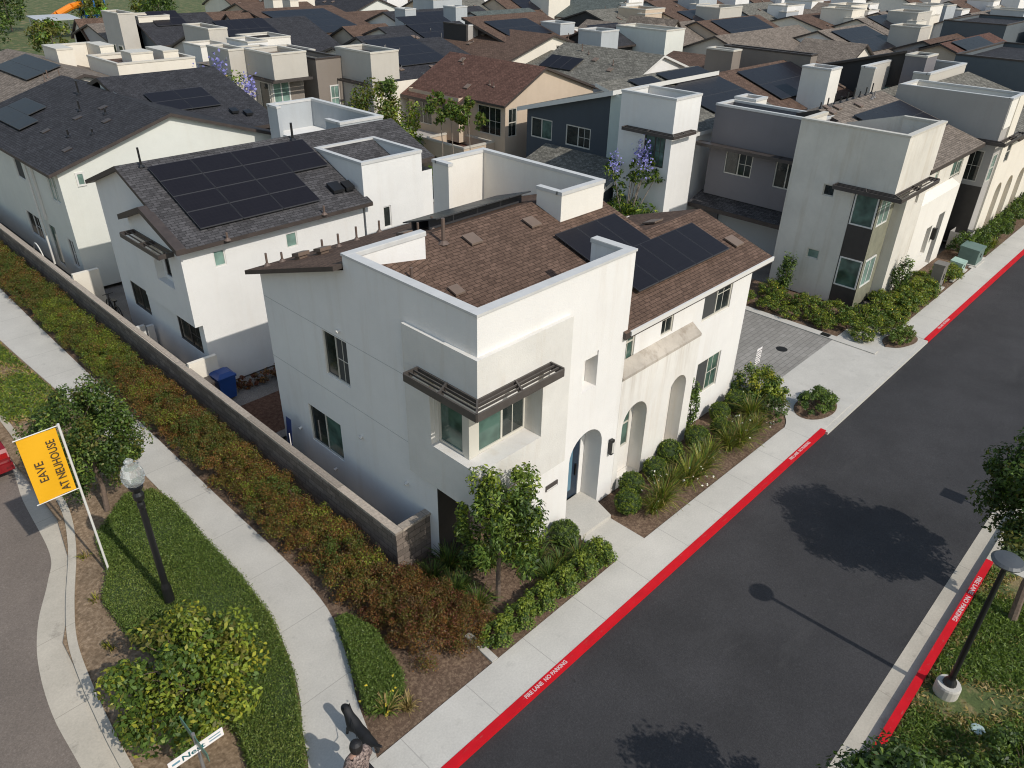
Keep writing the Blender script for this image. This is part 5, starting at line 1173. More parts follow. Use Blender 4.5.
grass('lawn_grass', [(12.7,.93),(20.7,.93),(21.0,-1.2),(16.5,-1.7),(14.8,-1.7),(13,-2.6),(10.5,-1.5),(11.5,.9)], 42000, .07, ['lf_mid','lf_light','lf_carpet','lf_straw'], None, 72, 'patchy green lawn around the saucer lamp', -.55)
grass('lawn_grass', [(3.62,26.6),(5.75,27.0),(5.6,29.0),(5.4,33),(5.25,42),(5.4,56),(3.7,56)], 34000, .09, ['lf_mid','lf_lime','lf_carpet','lf_straw'], None, 73, 'lawn strip between the path and the left street beyond the young tree', -.75)
grass('lawn_grass', [(3.5,21.5),(6.1,22.5),(5.9,26.0),(3.62,26.4)], 5000, .08, ['lf_olive','lf_mid','lf_straw'], None, 74, 'thin dry grass under the young tree by the flag sign', .1)

# front beds
def tuft(lab, x, y, L, n, seed, mats=('lf_mid','lf_light','lf_olive'), wts=(.45,.3,.25), flowers=None, group=None, w=.035, spread=1.0):
    t = thing('strap_leaf_plant', lab, 'plant', (x,y,-.02), 0, group); blade_tuft('leaves', (x,y,-.02), n, L, w, list(mats), list(wts), seed, t, spread)
    if flowers:
        r = np.random.default_rng(seed); P = np.c_[x+r.normal(size=flowers[1])*L*.5, y+r.normal(size=flowers[1])*L*.5, .35+.4*r.random(flowers[1])]
        np_mesh('flowers', np.concatenate([leaves_at(P + r.normal(size=P.shape)*.02, .05, .6, None, .8, seed+k) for k in range(3)]), [M[flowers[0]]], None, t)
    return t
T0 = tuft('grassy strap leaf plant in the bed under the slim glossy tree', 11.55, 9.9, .85, 150, 80, ('lf_dark','lf_mid','lf_olive'), (.35,.4,.25), group='strap leaf plants under the slim tree')
for i, (x, y) in enumerate(((12.1,9.5),(11.5,9.35),(12.05,10.4),(11.3,10.7),(12.6,9.25),(10.8,10.9),(9.6,10.7),(9.45,10.0),(9.2,10.7),(10.3,11.2),(9.2,11.5),(9.9,11.6))): dup(T0, (x,y,-.02), i*1.3, scale=.8+.12*(i%3))
G0 = tuft('golden green strap leaf plant with small white flowers by the front sidewalk', 16.3, 9.05, 1.05, 240, 81, ('lf_olive','lf_lime','lf_straw','lf_mid'), (.42,.2,.13,.25), ('petal_white',6), 'flowering strap leaf plants along the front sidewalk')
for i, (x, y) in enumerate(((15.85,9.0),(17.2,9.3),(18.5,9.05),(18.9,9.4),(20.4,9.1),(20.9,8.95),(21.5,9.3),(19.3,9.25),(17.8,9.05),(22.1,9.0),(20.9,9.6),(22.6,9.5))): dup(G0, (x,y,-.02), i*1.1+.5, scale=.72+.14*(i%3))
def ball(lab, x, y, r, seed, mats=('lf_dark','lf_mid','lf_lime'), group=None, n=6000, size=.04):
    t = thing('boxwood_ball', lab, 'shrub', (x,y,-.02), 0, group)
    leaf_crown('foliage', (x,y,r*.85), (r*.84,r*.84,r*.78), n, size, list(mats), [.15,.5,.35], seed, t, 260, .13, .9, .3, .5, -.8)
    mb = MB(); mb.lathe([(r*.15,-.02),(r*.6,r*.35),(r*.76,r*.8),(r*.6,r*1.25),(0,r*1.45)], (x,y,0), 14); mb.build('core', M['turf_under'], t); return t
BL = ['boxwood ball nearest the front walk, at the wall side corner', 'clipped boxwood ball left of the first niche arch, by the wall', 'boxwood ball just before the first arched niche', 'clipped boxwood ball between the two arched niches', 'boxwood ball at the right end of the arched wall', 'small boxwood ball under the lower right window, nearest the sidewalk', 'boxwood ball under the left half of the lower right window', 'boxwood ball at the right front corner of the white house']
PB = ((15.3,9.6,.47),(16.1,10.05,.46),(17.25,9.95,.47),(18.35,10.12,.5),(19.7,9.95,.5),(20.9,9.75,.42),(21.75,10.3,.44),(22.75,10.2,.5))
b0 = None
for lab, (x, y, r) in zip(BL, PB):
    if b0 is None: b0 = ball(lab, x, y, r, 90, group='boxwood balls along the house front')
    else: dup(b0, (x, y, -.02), x*2.3, lab, scale=r/.47)
ball('single boxwood ball left of the front door walk', 12.85, 10.0, .5, 91, ('lf_mid','lf_light','lf_dark'))
def shrub(lab, x, y, rx, ry, rz, n, size, mats, wts, seed, z=-.02, name='shrub', clumps=45, cl=.26, group=None, lo=-.4):
    t = thing(name, lab, 'shrub', (x,y,z), 0, group); leaf_crown('foliage', (x,y,z+rz*.55), (rx,ry,rz*.75), n, size, mats, wts, seed, t, clumps, cl, .5, .45, .55, lo)
    mb = MB(); rr = random.Random(seed)
    for i in range(7):
        a = rr.random()*6.28; mb.tube((x,y,z), (x+.6*rx*math.cos(a), y+.6*ry*math.sin(a), z+rz*.7), .018, .007, 5)
    mb.build('stems', M['bark'], t); return t
s0 = shrub('low leafy shrub in the clipped border along the front sidewalk', 9.2, 8.95, .55, .42, .42, 3400, .062, ['lf_mid','lf_light','lf_dark','lf_lime'], [.32,.30,.13,.25], 95, group='border shrubs along the front sidewalk')
for i in range(5): dup(s0, (9.2+.78*(i+1), 8.93+.03*(i%2), -.02), i*.15)
for i in range(1): dup(s0, (13.0, 9.0, -.02), 1.0, scale=.8)
shrub('big glossy corner shrub in front of the small alley sign', 24.0, 10.15, .95, .85, 1.0, 5000, .09, ['lf_mid','lf_lime','lf_dark','lf_yellow'], [.35,.25,.25,.15], 96)
shrub('bright leafy shrub on the curve of the planting bed at the alley mouth', 24.35, 9.55, .55, .5, .7, 1100, .12, ['lf_lime','lf_mid','lf_yellow','lf_dark'], [.3,.35,.15,.2], 97)
shrub('dark low shrub at the pointed end of the front planting bed', 23.3, 9.0, .6, .5, .7, 1100, .09, ['lf_dark','lf_mid','lf_olive'], [.4,.4,.2], 98)
shrub('oval shrub on the little island at the end of the left red kerb', 25.15, 8.2, .92, .6, .5, 5500, .07, ['lf_mid','lf_light','lf_dark'], [.4,.3,.3], 99, z=0)
t = thing('climbing_shrub', 'narrow upright shrub against the wall right of the tall niche', 'shrub', (20.1,10.6,-.02)); leaf_crown('foliage', (20.1,10.62,1.05), (.33,.24,1.05), 1500, .1, ['lf_mid','lf_dark','lf_light'], [.4,.3,.3], 100, t, 50, .34, .4); limb_set(t, (20.1,10.6,-.02), (20.1,10.62,1.9), 8, .3, .025, 100)
t = tuft('dry yellow flowered clump at the near end of the narrow ground cover', 5.95, 9.3, .5, 90, 82, ('lf_mid','lf_light','lf_straw'), (.45,.2,.35), ('petal_yellow',8), w=.04)
tuft('straw coloured dry clump beside the yellow flowered plant', 6.35, 9.05, .38, 80, 83, ('lf_straw','lf_straw','lf_olive'), (.5,.35,.15), w=.03)
for i, (x, y, lab) in enumerate(((2.35,15.4,'tiny yellowed weed on the bare verge by the left kerb bend'),(2.05,14.2,'low yellow weed beside the left kerb above the bush tree'),(2.7,17.2,'small green weed on the verge near the flag pole foot'),(3.1,19.0,'little dry weed beside the left kerb under the flag'))): tuft(lab, x, y, .22, 30, 84+i, ('lf_olive','lf_yellow','lf_straw'), (.4,.3,.3), w=.03)
# beds across the alley
K = [(33.4,14.3,.55,.5,.55),(31.75,12.6,.5,.5,.5),(31.8,13.7,.55,.5,.5),(31.9,10.9,.5,.5,.5),(32.0,9.3,.55,.5,.5),(35.2,8.95,.5,.4,.4),(36.2,8.9,.5,.4,.4),(37.6,8.9,.55,.4,.45),(38.8,8.9,.5,.4,.4),(32.7,13.6,.6,.55,.5),(33.1,12.4,.7,.6,.55),(32.3,11.6,.55,.5,.5),(33.3,11.2,.7,.6,.6),(32.6,10.1,.7,.6,.6),(33.8,9.9,.75,.6,.65),(34.6,9.5,.8,.6,.6),(35.8,9.5,.8,.6,.7),(37.0,9.3,.8,.6,.65),(38.3,9.4,.8,.6,.7),(39.4,9.2,.7,.55,.6),(33.2,9.1,.6,.45,.5),(41.6,8.95,.75,.45,.5),(42.6,8.95,.6,.45,.5),(40.7,9.9,.5,.4,.5),(36.4,10.2,.6,.4,.6),(31.9,14.9,.5,.5,.45),(34.3,8.85,.6,.35,.45)]
k0 = None
for i, (x, y, rx, ry, rz) in enumerate(K):
    if k0 is None: k0 = shrub('loose green shrub with yellow blooms in the bed round the beige corner house', x, y, .7, .62, .6, 3000, .08, ['lf_mid','lf_lime','lf_olive','petal_yellow'], [.42,.25,.29,.04], 110, group='loose shrubs round the beige corner house')
    else: dup(k0, (x, y, -.02), i*1.7, scale=rx/.7)
shrub('low spreading shrub on the concrete island where the far red kerb starts', 33.1, 8.02, .95, .42, .42, 2600, .08, ['lf_mid','lf_light','lf_olive'], [.4,.35,.25], 117, z=.01)
for x, y, lab in ((33.95,14.05,'upright column shrub against the blank beige side wall'),(37.75,9.95,'upright column shrub at the front of the beige corner house')):
    t = thing('column_shrub', lab, 'shrub', (x,y,-.02)); leaf_crown('foliage', (x,y,1.0), (.42,.42,1.0), 1500, .11, ['lf_dark','lf_mid','lf_light'], [.45,.4,.15], int(x*3), t, 50, .36, .4); limb_set(t, (x,y,-.02), (x,y,1.8), 8, .35, .03, 3)
e0 = None
for i, (x, y, s) in enumerate(((46.4,9.7,.95),(47.4,9.4,.9),(48.6,9.3,.9),(49.9,9.2,.95),(51.3,9.1,.9),(52.6,9.2,.95),(54,9.2,.9),(55.4,9.3,.9),(57,9.2,1.),(58.6,9.3,1.),(60.2,9.2,1.))):
    if e0 is None: e0 = shrub('dark green shrub in the row before the arcaded house', x, y, .8, .62, .95, 1300, .12, ['lf_dark','lf_mid','lf_light'], [.4,.45,.15], 111, group='shrubs before the arcaded house')
    else: dup(e0, (x, y, -.02), i*1.9, scale=s)
tuft('spiky blue green grass by the green transformer cabinet', 47.5, 8.7, .7, 110, 88, ('lf_mid','lf_blue_grey') if 'lf_blue_grey' in M else ('lf_mid','lf_light'), (.6,.4)); tuft('golden green tuft near the sidewalk beyond the transformer cabinet', 49.0, 8.7, .7, 110, 89, ('lf_olive','lf_lime'), (.6,.4))
# little plants in the side yard
for i, (x, lab) in enumerate(((10.75,'small dark red plant nearest the blue bin in the side yard'),(11.35,'middle one of three small red plants in the side yard'),(12.0,'small dark red plant in the side yard farthest from the bin'))):
    t = thing('small_plant', lab, 'plant', (x,24.1,0)); leaf_crown('foliage', (x,24.1,.25), (.3,.28,.25), 260, .12, ['lf_red','lf_brown','lf_rust'], [.5,.25,.25], 115+i, t, 14, .4, .4)
# trees among the houses
t = thing('flowering_tree', 'tall thin stemmed tree with purple blue flower heads before the navy house', 'tree', (33.0,23.0,0)); mb = MB(); rr = random.Random(4); tips = []
for k in range(12):
    a = k*.55+rr.random()*.4; d = .5+1.35*rr.random(); hh = 3.0+(2.9 if k%3 == 0 else 1.9)*rr.random()+(.6 if k%3 == 0 else 0); p = [(33.0,23.0,0),(33.0+.35*d*math.cos(a),23.0+.35*d*math.sin(a),hh*.5),(33.0+d*math.cos(a)+.2,23.0+d*math.sin(a),hh)]; mb.path(p, [.045,.034,.018], 6); tips.append(p[2])
mb.build('trunk', M['bark_pale'], t)
P = []
for k, q in enumerate(tips): c, o_, _ = crown_points(60, q, (.42,.42,.35), 120+k, 7, .5, .3); P.append(c)
P = np.concatenate(P); low, o_, _ = crown_points(4200, (33.2,23.3,1.5), (2.0,2.0,1.5), 131, 60, .26, .4)
np_mesh('crown', leaves_at(np.concatenate([P, low]), .25, .3, None, .4, 5, .6), [M['lf_mid'],M['lf_dark'],M['lf_lime']], rng.choice(3, len(P)+len(low), p=[.45,.35,.2]), t)
B = np.concatenate([np.array(q)+rng.normal(size=(95,3))*np.array([.17,.17,.32])+np.array([0,0,.4]) for q in sorted(tips, key=lambda q: -q[2])[:4]])
np_mesh('blossom', leaves_at(B, .14, .3, None, .7, 6), [M['lf_blue']], None, t)
t = thing('flowering_tree', 'purple flowering tree between the charcoal roof and the greige house', 'tree', (23.3,48.2,0)); limb_set(t, (23.3,48.2,0), (23.3,48.2,5.6), 12, 2.2, .08, 21, 'bark_pale')
leaf_crown('crown', (23.3,48.2,4.6), (2.5,2.2,2.6), 4200, .24, ['lf_mid','lf_dark','lf_light','lf_straw'], [.4,.25,.2,.15], 132, t, 44, .24, .4)
B = np.concatenate([np.array(q)+rng.normal(size=(130,3))*np.array([.28,.28,.45]) for q in ((22.2,47.8,6.8),(22.6,46.6,5.4),(24.2,46.4,5.6),(24.8,47.0,6.4),(23.2,46.2,4.8),(24.0,48.9,7.2),(21.8,47.4,5.9))])
np_mesh('blossom', leaves_at(B, .2, .3, None, .7, 7), [M['lf_blue']], None, t)
tree('tree', 'loose leafy green tree in front of the pale corner tower', 'tree', (31.0,41.6,0), (31.0,41.6,3.7), (2.5,2.3,3.0), 11000, .22, ['lf_mid','lf_light','lf_olive','lf_lime'], [.4,.2,.25,.15], 141, .1, 10, clumps=60, cl_r=.26, shell=.35)
for i, (x, y, hh, lab) in enumerate(((33.0,38.0,6.0,'leftmost slender young tree before the tan house'),(33.2,37.2,5.5,'slender young tree with two leaf tufts before the tan house'),(33.6,36.0,5.7,'slender young tree by the tan house window nearest its corner'))):
    t = thing('young_tree', lab, 'tree', (x,y,0), 0); mb = MB(); mb.path([(x,y,0),(x+.05,y,hh*.5),(x-.05,y+.1,hh)], [.045,.035,.015], 6); mb.build('trunk', M['bark_pale'], t)
    P = np.concatenate([crown_points(260, (x-.05+dx,y+.1+dy,hh+dz), (.5,.5,.5), 150+i*5+k, 12, .4, .3)[0] for k,(dx,dy,dz) in enumerate(((0,0,0),(.6,-.5,-.9),(-.5,.3,-.5)))]); np_mesh('crown', leaves_at(P, .24, .35, None, .45, 160+i), [M['lf_mid'],M['lf_light'],M['lf_olive']], rng.choice(3, len(P), p=[.5,.3,.2]), t)
for i, (x, y, lab) in enumerate(((32.9,38.6,'bright green bush below the leftmost slender tree by the tan house'),(33.0,37.0,'bright green bush at the foot of the tan house wing'),(34.3,35.4,'bright green bush by the tan house corner wall'))): shrub(lab, x, y, .95, .9, 1.3, 1200, .22, ['lf_light','lf_mid','lf_lime'], [.4,.4,.2], 170+i, z=0)
FT = [(24,118,3.6,3.4,'big olive tree left of the playground at the left edge'),(30,126,3.2,3.2,'leafy tree just left of the playground slide'),(34,112,2.6,2.6,'round green tree right below the playground'),(40,150,3.4,3.4,'far tree at the top left edge beyond the playground lawn'),(52,148,2.8,3.,'far tree behind the playground climbing frame'),(60,140,2.8,3.0,'far small tree above the tall pale corner box'),(62,150,2.6,2.8,'far olive tree at the very top left, right of the playground'),
 (69,98,1.6,1.7,'small round tree beside the sage gabled house'),(57,84,1.5,1.5,'bushy tree below the blue solar roof house, by the brown chimneys'),(60.6,84.6,1.7,1.7,'round green tree in front of the dark grey roof at the top edge'),(63.5,84.2,1.6,1.6,'right hand round green tree in front of the dark grey roof'),(84,57,1.8,1.9,'dark far tree among pale boxes near the top centre'),(89,36,1.6,1.9,'dark green tree right of the tilted blue solar array'),(86.8,37.2,1.5,1.7,'smaller dark tree left of the dark green one by the blue array'),(91,28.8,1.9,2.1,'light green tree behind the framed solar array house'),(150,34,3,3,'olive tree at the top right corner'),(138,30,2,2.4,'brownish tree among roofs near the top right corner'),(18,130,3.6,3.2,'large tree at the left edge beyond the brown solar roof')]
FT += [(66,50.5,1.5,1.6,'small tree behind the white stacked boxes house'),(47.5,69.5,1.4,1.6,'small green tree left of the long cream house'),(75,60,1.5,1.7,'green tree above the widest plain tower'),(100,58,1.6,1.8,'far green tree between white boxes, right of centre'),(108,46,1.6,1.9,'far green tree above the tan roof by the white gable'),(118,46,1.6,1.9,'far green tree behind the white gabled house'),(91,45,1.4,1.7,'far green tree above the tilted blue array'),(78,84,1.7,1.9,'far green tree at the top edge, left of the centre'),(64.5,104,1.8,2.,'far green tree before the brown townhouse row'),(74,98,1.7,2.,'far green tree near the top edge right of the sage gable'),(92,88,1.7,2.,'far green tree at the top centre above the pale towers')]
FT += [(72,168,3.2,3.4,'tree beyond the playground lawn at the very top left'),(46,172,3.4,3.4,'tree behind the orange slide at the very top edge'),(33,140,2.8,2.8,'leafy tree by the pale shelter at the top left')]
f0 = None
for i, (x, y, r, hh, lab) in enumerate(FT):
    if f0 is None:
        f0 = []
        for v, (mm_, ww) in enumerate(((['lf_olive','lf_mid','lf_lime'],[.5,.3,.2]),(['lf_mid','lf_dark','lf_light'],[.45,.35,.2]))): f0.append((mm_, ww))
    mm_, ww = f0[i % 2]
    tree('tree', lab, 'tree', (x,y,0), (x,y,hh*1.05), (r,r,hh*.75), 1500, .42, mm_, ww, 180+i, .12, 6, group='trees farther back', clumps=40, cl_r=.3, shell=.4)
# ------------------------------------------------------------------ walls, lamps, signs and small things
t = thing('block_wall', 'long tan split block garden wall with flat cap running beside the hedge', 'wall', (8.9,12.4,0))
mb = MB(); mb.box(8.79,12.4,-.1,8.95,62,1.42); mb.build('wall', M['block'], t)
mb = MB(); mb.box(8.75,12.36,1.42,8.99,62,1.50); mb.build('wall_cap', M['block_cap'], t)
mb = MB(); mb.box(8.951,12.4,-.1,9.955,12.56,1.42); mb.build('return_wall', M['block'], t)
mb = MB(); mb.box(8.991,12.36,1.42,9.955,12.6,1.50); mb.build('return_cap', M['block_cap'], t)
# post top lamp on the left
t = thing('street_lamp', 'black fluted post lamp with clear glass globe on the green ground cover', 'street lamp', (3.95,15.56,0))
mb = MB(); mb.lathe([(.17,0),(.17,.12),(.13,.2),(.12,.75),(.085,.9),(.075,3.3),(.09,3.36),(.09,3.45),(.065,3.52)], (3.95,15.56,0), 14); mb.build('post', M['black_metal'], t)
mb = MB(); mb.lathe([(.065,3.5),(.12,3.6),(.13,3.72),(.09,3.8),(.15,3.9),(.17,3.98),(.1,4.0)], (3.95,15.56,0), 14); mb.build('collar', M['black_metal'], t)
gm, nt_, b_ = newmat('lamp_globe_glass'); b_.inputs['Base Color'].default_value = (.86,.89,.88,1); b_.inputs['Roughness'].default_value = .1; b_.inputs['Transmission Weight'].default_value = .8; b_.inputs['IOR'].default_value = 1.15
mb = MB(); mb.lathe([(.11,3.98),(.21,4.06),(.255,4.2),(.25,4.34),(.18,4.5),(.10,4.56),(.105,4.66),(.05,4.72),(0,4.73)], (3.95,15.56,0), 18); mb.build('globe', gm, t, True)
# saucer lamp on the right
t = thing('street_lamp', 'black street lamp with flat saucer head on round concrete base', 'street lamp', (15.45,.5,0))
mb = MB(); mb.tube((15.45,.5,.2),(15.45,.5,4.02),.07,.055,12); mb.build('post', M['black_metal'], t)
mb = MB(); mb.lathe([(.15,.295),(.14,.37),(.09,.46),(.08,.55)], (15.45,.5,0), 14); mb.build('post_foot', M['black_metal'], t)
mb = MB(); mb.lathe([(.27,-.1),(.27,.24),(.25,.29),(0,.295)], (15.45,.5,0), 20); mb.build('concrete_base', M['concrete'], t, False)
mb = MB(); mb.lathe([(.06,3.95),(.13,4.02),(.30,4.08),(.32,4.12),(.27,4.17),(.12,4.2),(0,4.21)], (15.45,.5,0), 24); mb.build('saucer_head', plain('lamp_head_grey', (.07,.075,.08), .45), t, True)
# flag sign
t = thing('flag_sign', 'yellow vertical flag sign lettered EAVE AT NEUHOUSE on a thin white pole', 'sign', (3.3,17.8,0))
mb = MB(); mb.tube((3.3,17.8,-.05),(3.3,17.8,4.9),.03,.03,10); mb.build('pole', M['trim_white'], t)
for z in (3.0, 4.86):
    mb = MB(); mb.tube((3.3,17.8,z),(2.32,17.8,z),.014,.014,8); mb.build('cross_bar', M['trim_white'], t)
mb = MB(); n = 14
for i in range(n):
    for j in range(6):
        def fp(u, v): return (3.22-.84*u, 17.8+.018*math.sin(u*5+v*4), 3.02+1.82*v)
        mb.poly([fp(j/6,i/n),fp((j+1)/6,i/n),fp((j+1)/6,(i+1)/n),fp(j/6,(i+1)/n)])
fl = mb.build('flag', plain('flag_yellow', (.78,.40,.008), .6), t)
B_ = basis((0,0,1),(-1,0,0))
tx = plain('flag_ink', (.06,.04,.02), .7)
text_mesh('lettering', 'EAVE', .27, tx, fl, (2.97-.30+.29-.30,17.772,3.84), B_, .001, bold=.003, sx=.95); text_mesh('lettering', 'AT NEUHOUSE', .27, tx, fl, (3.03,17.772,3.86), B_, .001, bold=.003, sx=.80)
# street name sign
t = thing('street_sign', 'white street name blade crossed by a green blade on a post at the bottom left', 'sign', (2.15,9.5,0))
mb = MB(); mb.tube((2.15,9.5,-.05),(2.15,9.5,2.95),.03,.03,10); mb.build('post', M['pipe_grey'], t)
mb = MB(); mb.box(1.62,9.455,2.48,2.62,9.467,2.69); bl = mb.build('name_blade', M['white_paint'], t)
text_mesh('lettering', 'Nest', .17, plain('sign_ink_green', (.01,.10,.12), .6), bl, (2.06,9.4535,2.58), basis((1,0,0),(0,0,1)), .001, bold=.003, sx=1.25)
mb = MB()
for k in range(2): mb.box(2.35,9.4535,2.54+.07*k,2.57,9.4545,2.565+.07*k)
mb.box(1.68,9.4535,2.56,1.82,9.4545,2.61); mb.build('sign_mark', plain('sign_ink_pale', (.12,.25,.33), .6), bl)
mb = MB(); mb.box(2.14,8.98,2.72,2.155,10.02,2.92); mb.build('cross_blade', plain('sign_green', (.08,.17,.12), .45), t)
# small sign by the alley
t = thing('small_sign', 'small white notice with dark marks on a short post behind the corner shrub', 'sign', (24.75,10.65,0))
mb = MB(); mb.tube((24.75,10.65,-.05),(24.75,10.65,1.7),.022,.022,8); mb.build('post', M['trim_white'], t)
mb = MB(); mb.box(24.55,10.60,1.05,24.95,10.615,1.72); pl = mb.build('plate', M['white_paint'], t)
mb = MB()
for k in range(6):
    for q in range(3): mb.box(24.58+.125*q,10.5985,1.09+.1*k,24.58+.125*q+.06+.03*((k+q)%2),10.5995,1.14+.1*k)
mb.build('sign_mark', plain('sign_ink', (.02,.02,.035), .6), pl)
# sign whose shadow lies on the road
t = thing('road_sign', 'rectangular road sign beyond the right edge casting its shadow on the asphalt', 'sign', (23.55,.35,0))
mb = MB(); mb.tube((23.55,.35,-.05),(23.55,.35,2.4),.025,.025,8); mb.build('post', M['pipe_grey'], t); mb = MB(); mb.box(23.28,.31,1.85,23.82,.325,2.45); mb.build('plate', M['white_paint'], t)
# bins, bicycle and side yard things
t = thing('recycling_bin', 'blue wheeled recycling bin behind the block wall', 'bin', (9.95,24.0,0)); bm_ = plain('bin_blue', (.012,.055,.22), .4)
mb = MB(); a, b = .27, .33
mb.poly([(9.95-a,24-a,.06),(9.95+a,24-a,.06),(9.95+a,24+a,.06),(9.95-a,24+a,.06)])
c4 = [(-1,-1),(1,-1),(1,1),(-1,1)]
for k in range(4):
    (x0,y0),(x1,y1) = c4[k], c4[(k+1)%4]; mb.poly([(9.95+x0*a,24+y0*a,.06),(9.95+x1*a,24+y1*a,.06),(9.95+x1*b,24+y1*b,1.0),(9.95+x0*b,24+y0*b,1.0)])
mb.box(9.95-b-.03,24-b-.03,.93,9.95+b+.03,24+b+.03,.99); mb.build('body', bm_, t)
mb = MB(); L_ = [(-.37,-.37,1.0),(.37,-.37,1.0),(.37,.37,1.0),(-.37,.37,1.0)]; U_ = [(-.2,-.22,1.12),(.2,-.22,1.12),(.2,.2,1.12),(-.2,.2,1.12)]
mb.poly([(9.95+x,24+y,z) for x,y,z in U_])
for k in range(4): mb.poly([(9.95+x,24+y,z) for x,y,z in (L_[k],L_[(k+1)%4],U_[(k+1)%4],U_[k])])
mb.build('lid', bm_, t)
for s in (-1,1):
    mb = MB(); mb.tube((9.95+.3*s-.03,24.33,.13),(9.95+.3*s+.03,24.33,.13),.13,.13,12); mb.build('wheel', M['black_metal'], t)
mb = MB(); mb.tube((9.7,24.42,.98),(10.2,24.42,.98),.02); mb.box(9.68,24.3,.96,9.72,24.43,1.0); mb.box(10.18,24.3,.96,10.22,24.43,1.0); mb.build('handle', bm_, t)
t = thing('storage_bin', 'brown wheeled bin half hidden behind the blue bin', 'bin', (9.35,24.0,0)); mb = MB(); mb.box(9.12,23.75,.05,9.5,24.2,.9); mb.build('body', M['garage_dark'], t); mb = MB(); mb.box(9.1,23.72,.9,9.52,24.24,.98); mb.build('lid', M['frame_dark'], t)
t = thing('paddle_board', 'dark blue board leaning upright on the house side by the green mat', 'board', (9.86,19.0,0)); mb = MB(); mb.box(9.60,18.7,.02,9.66,19.05,.2); mb.slab([(9.5,18.72,.2),(9.62,18.72,1.65),(9.62,19.02,1.65),(9.5,19.02,.2)], .07); mb.build('board', plain('board_blue', (.02,.04,.14), .4), t); mb = MB(); mb.box(9.47,18.70,.2,9.5,18.715,1.2); mb.build('stripe', M['white_paint'], t)
mb = MB(); mb.box(9.0,18.7,.0,9.8,20.4,.02); tag(mb.build('mat', plain('green_mat', (.05,.07,.045), .9, var=.2)), 'olive green mat on the ground in the narrow side yard', 'mat')
mb = MB(); r_ = random.Random(3)
mb.lathe([(.34,0),(.38,.12),(.27,.28),(.12,.36),(0,.38)], (9.4,13.3,0), 9); o = mb.build('bundle', plain('bundle_blue', (.22,.26,.34), .8, var=.3, scale=9)); tag(o, 'pale blue bundle lying in the corner of the block wall', 'bundle')
t = thing('bicycle', 'black bicycle leaning on the house between the second and third house', 'bicycle', (9.75,33.6,0)); 
for yy in (33.1,34.15):
    mb = MB(); n = 20
    for k in range(n):
        a0, a1 = 6.2832*k/n, 6.2832*(k+1)/n; mb.tube((9.78,yy+.33*math.cos(a0),.34+.33*math.sin(a0)),(9.78,yy+.33*math.cos(a1),.34+.33*math.sin(a1)),.025,.025,6,cap=False)
    for k in range(8): mb.tube((9.78,yy,.34),(9.78,yy+.32*math.cos(k*.785),.34+.32*math.sin(k*.785)),.004,.004,4)
    mb.build('wheel', M['black_metal'], t)
mb = MB()
for a, b in (((33.1,.34),(33.35,.85)),((33.35,.82),(33.95,.85)),((33.1,.34),(33.55,.3)),((33.55,.3),(33.35,.85)),((33.55,.3),(33.98,.8)),((34.15,.34),(33.95,.98))): mb.tube((9.78,a[0],a[1]),(9.78,b[0],b[1]),.02,.02,6)
mb.build('bicycle_frame', M['black_metal'], t); mb = MB(); mb.tube((9.55,33.95,1.0),(10.0,33.95,1.0),.016); mb.build('handlebar', M['black_metal'], t); mb = MB(); mb.box(9.7,33.2,.86,9.86,33.48,.92); mb.build('saddle', M['black_metal'], t)
t = MB(); n = 14
for k in range(n):
    a0, a1 = math.pi*k/n, math.pi*(k+1)/n; t.tube((9.3,41.2+.9*math.cos(a0),1.5*math.sin(a0)),(9.3,41.2+.9*math.cos(a1),1.5*math.sin(a1)),.03,.03,6,cap=False)
tag(t.build('hoop', M['trim_white']), 'white garden hoop rising over the wall by the sage house', 'hoop')
mb = MB(); mb.box(9.1,29.6,0,9.55,29.75,1.1); mb.box(9.62,29.6,0,9.9,29.75,1.0); tag(mb.build('panel_stack', M['trim_white']), 'white boards standing on end behind the block wall', 'boards') 
# utility cabinets across the alley
def cabinet(lab, x, y, w, d, hh, mat, slope=.0, name='utility_cabinet'):
    t = thing(name, lab, 'cabinet', (x,y,0)); mb = MB(); mb.box(x-w/2-.12,y-d/2-.12,-.1,x+w/2+.12,y+d/2+.12,.06); mb.build('pad', M['concrete'], t)
    mb = MB(); mb.box(x-w/2,y-d/2,.06,x+w/2,y+d/2,hh-.1); mb.build('body', mat, t)
    mb = MB(); mb.slab([(x-w/2-.03,y-d/2-.03,hh-slope),(x+w/2+.03,y-d/2-.03,hh-slope),(x+w/2+.03,y+d/2+.03,hh),(x-w/2-.03,y+d/2+.03,hh)], .1); mb.build('lid', mat, t)
    mb = MB(); mb.box(x-.03,y-d/2-.03,hh*.4,x+.03,y-d/2-.001,hh*.62); mb.build('handle', M['black_metal'], t)
cabinet('dark green transformer cabinet on a concrete pad by the far sidewalk', 45.6, 8.95, 1.15, .95, .95, plain('cabinet_green', (.10,.16,.14), .5, var=.1), .08)
cabinet('pale green low utility box nearer than the transformer cabinet', 43.7, 9.0, .7, .6, .6, plain('cabinet_pale_green', (.30,.42,.36), .5, var=.1), .06)
cabinet('tall grey utility cabinet by the end of the red kerb', 40.3, 9.0, .6, .5, 1.35, plain('cabinet_grey', (.16,.15,.135), .6, var=.1))
mb = MB(); mb.box(41.8,8.56,0,42.9,8.75,.04); mb.box(44.6,8.5,0,46.9,8.68,.03); o = mb.build('bed_edging', M['concrete']); o['kind'] = 'structure'
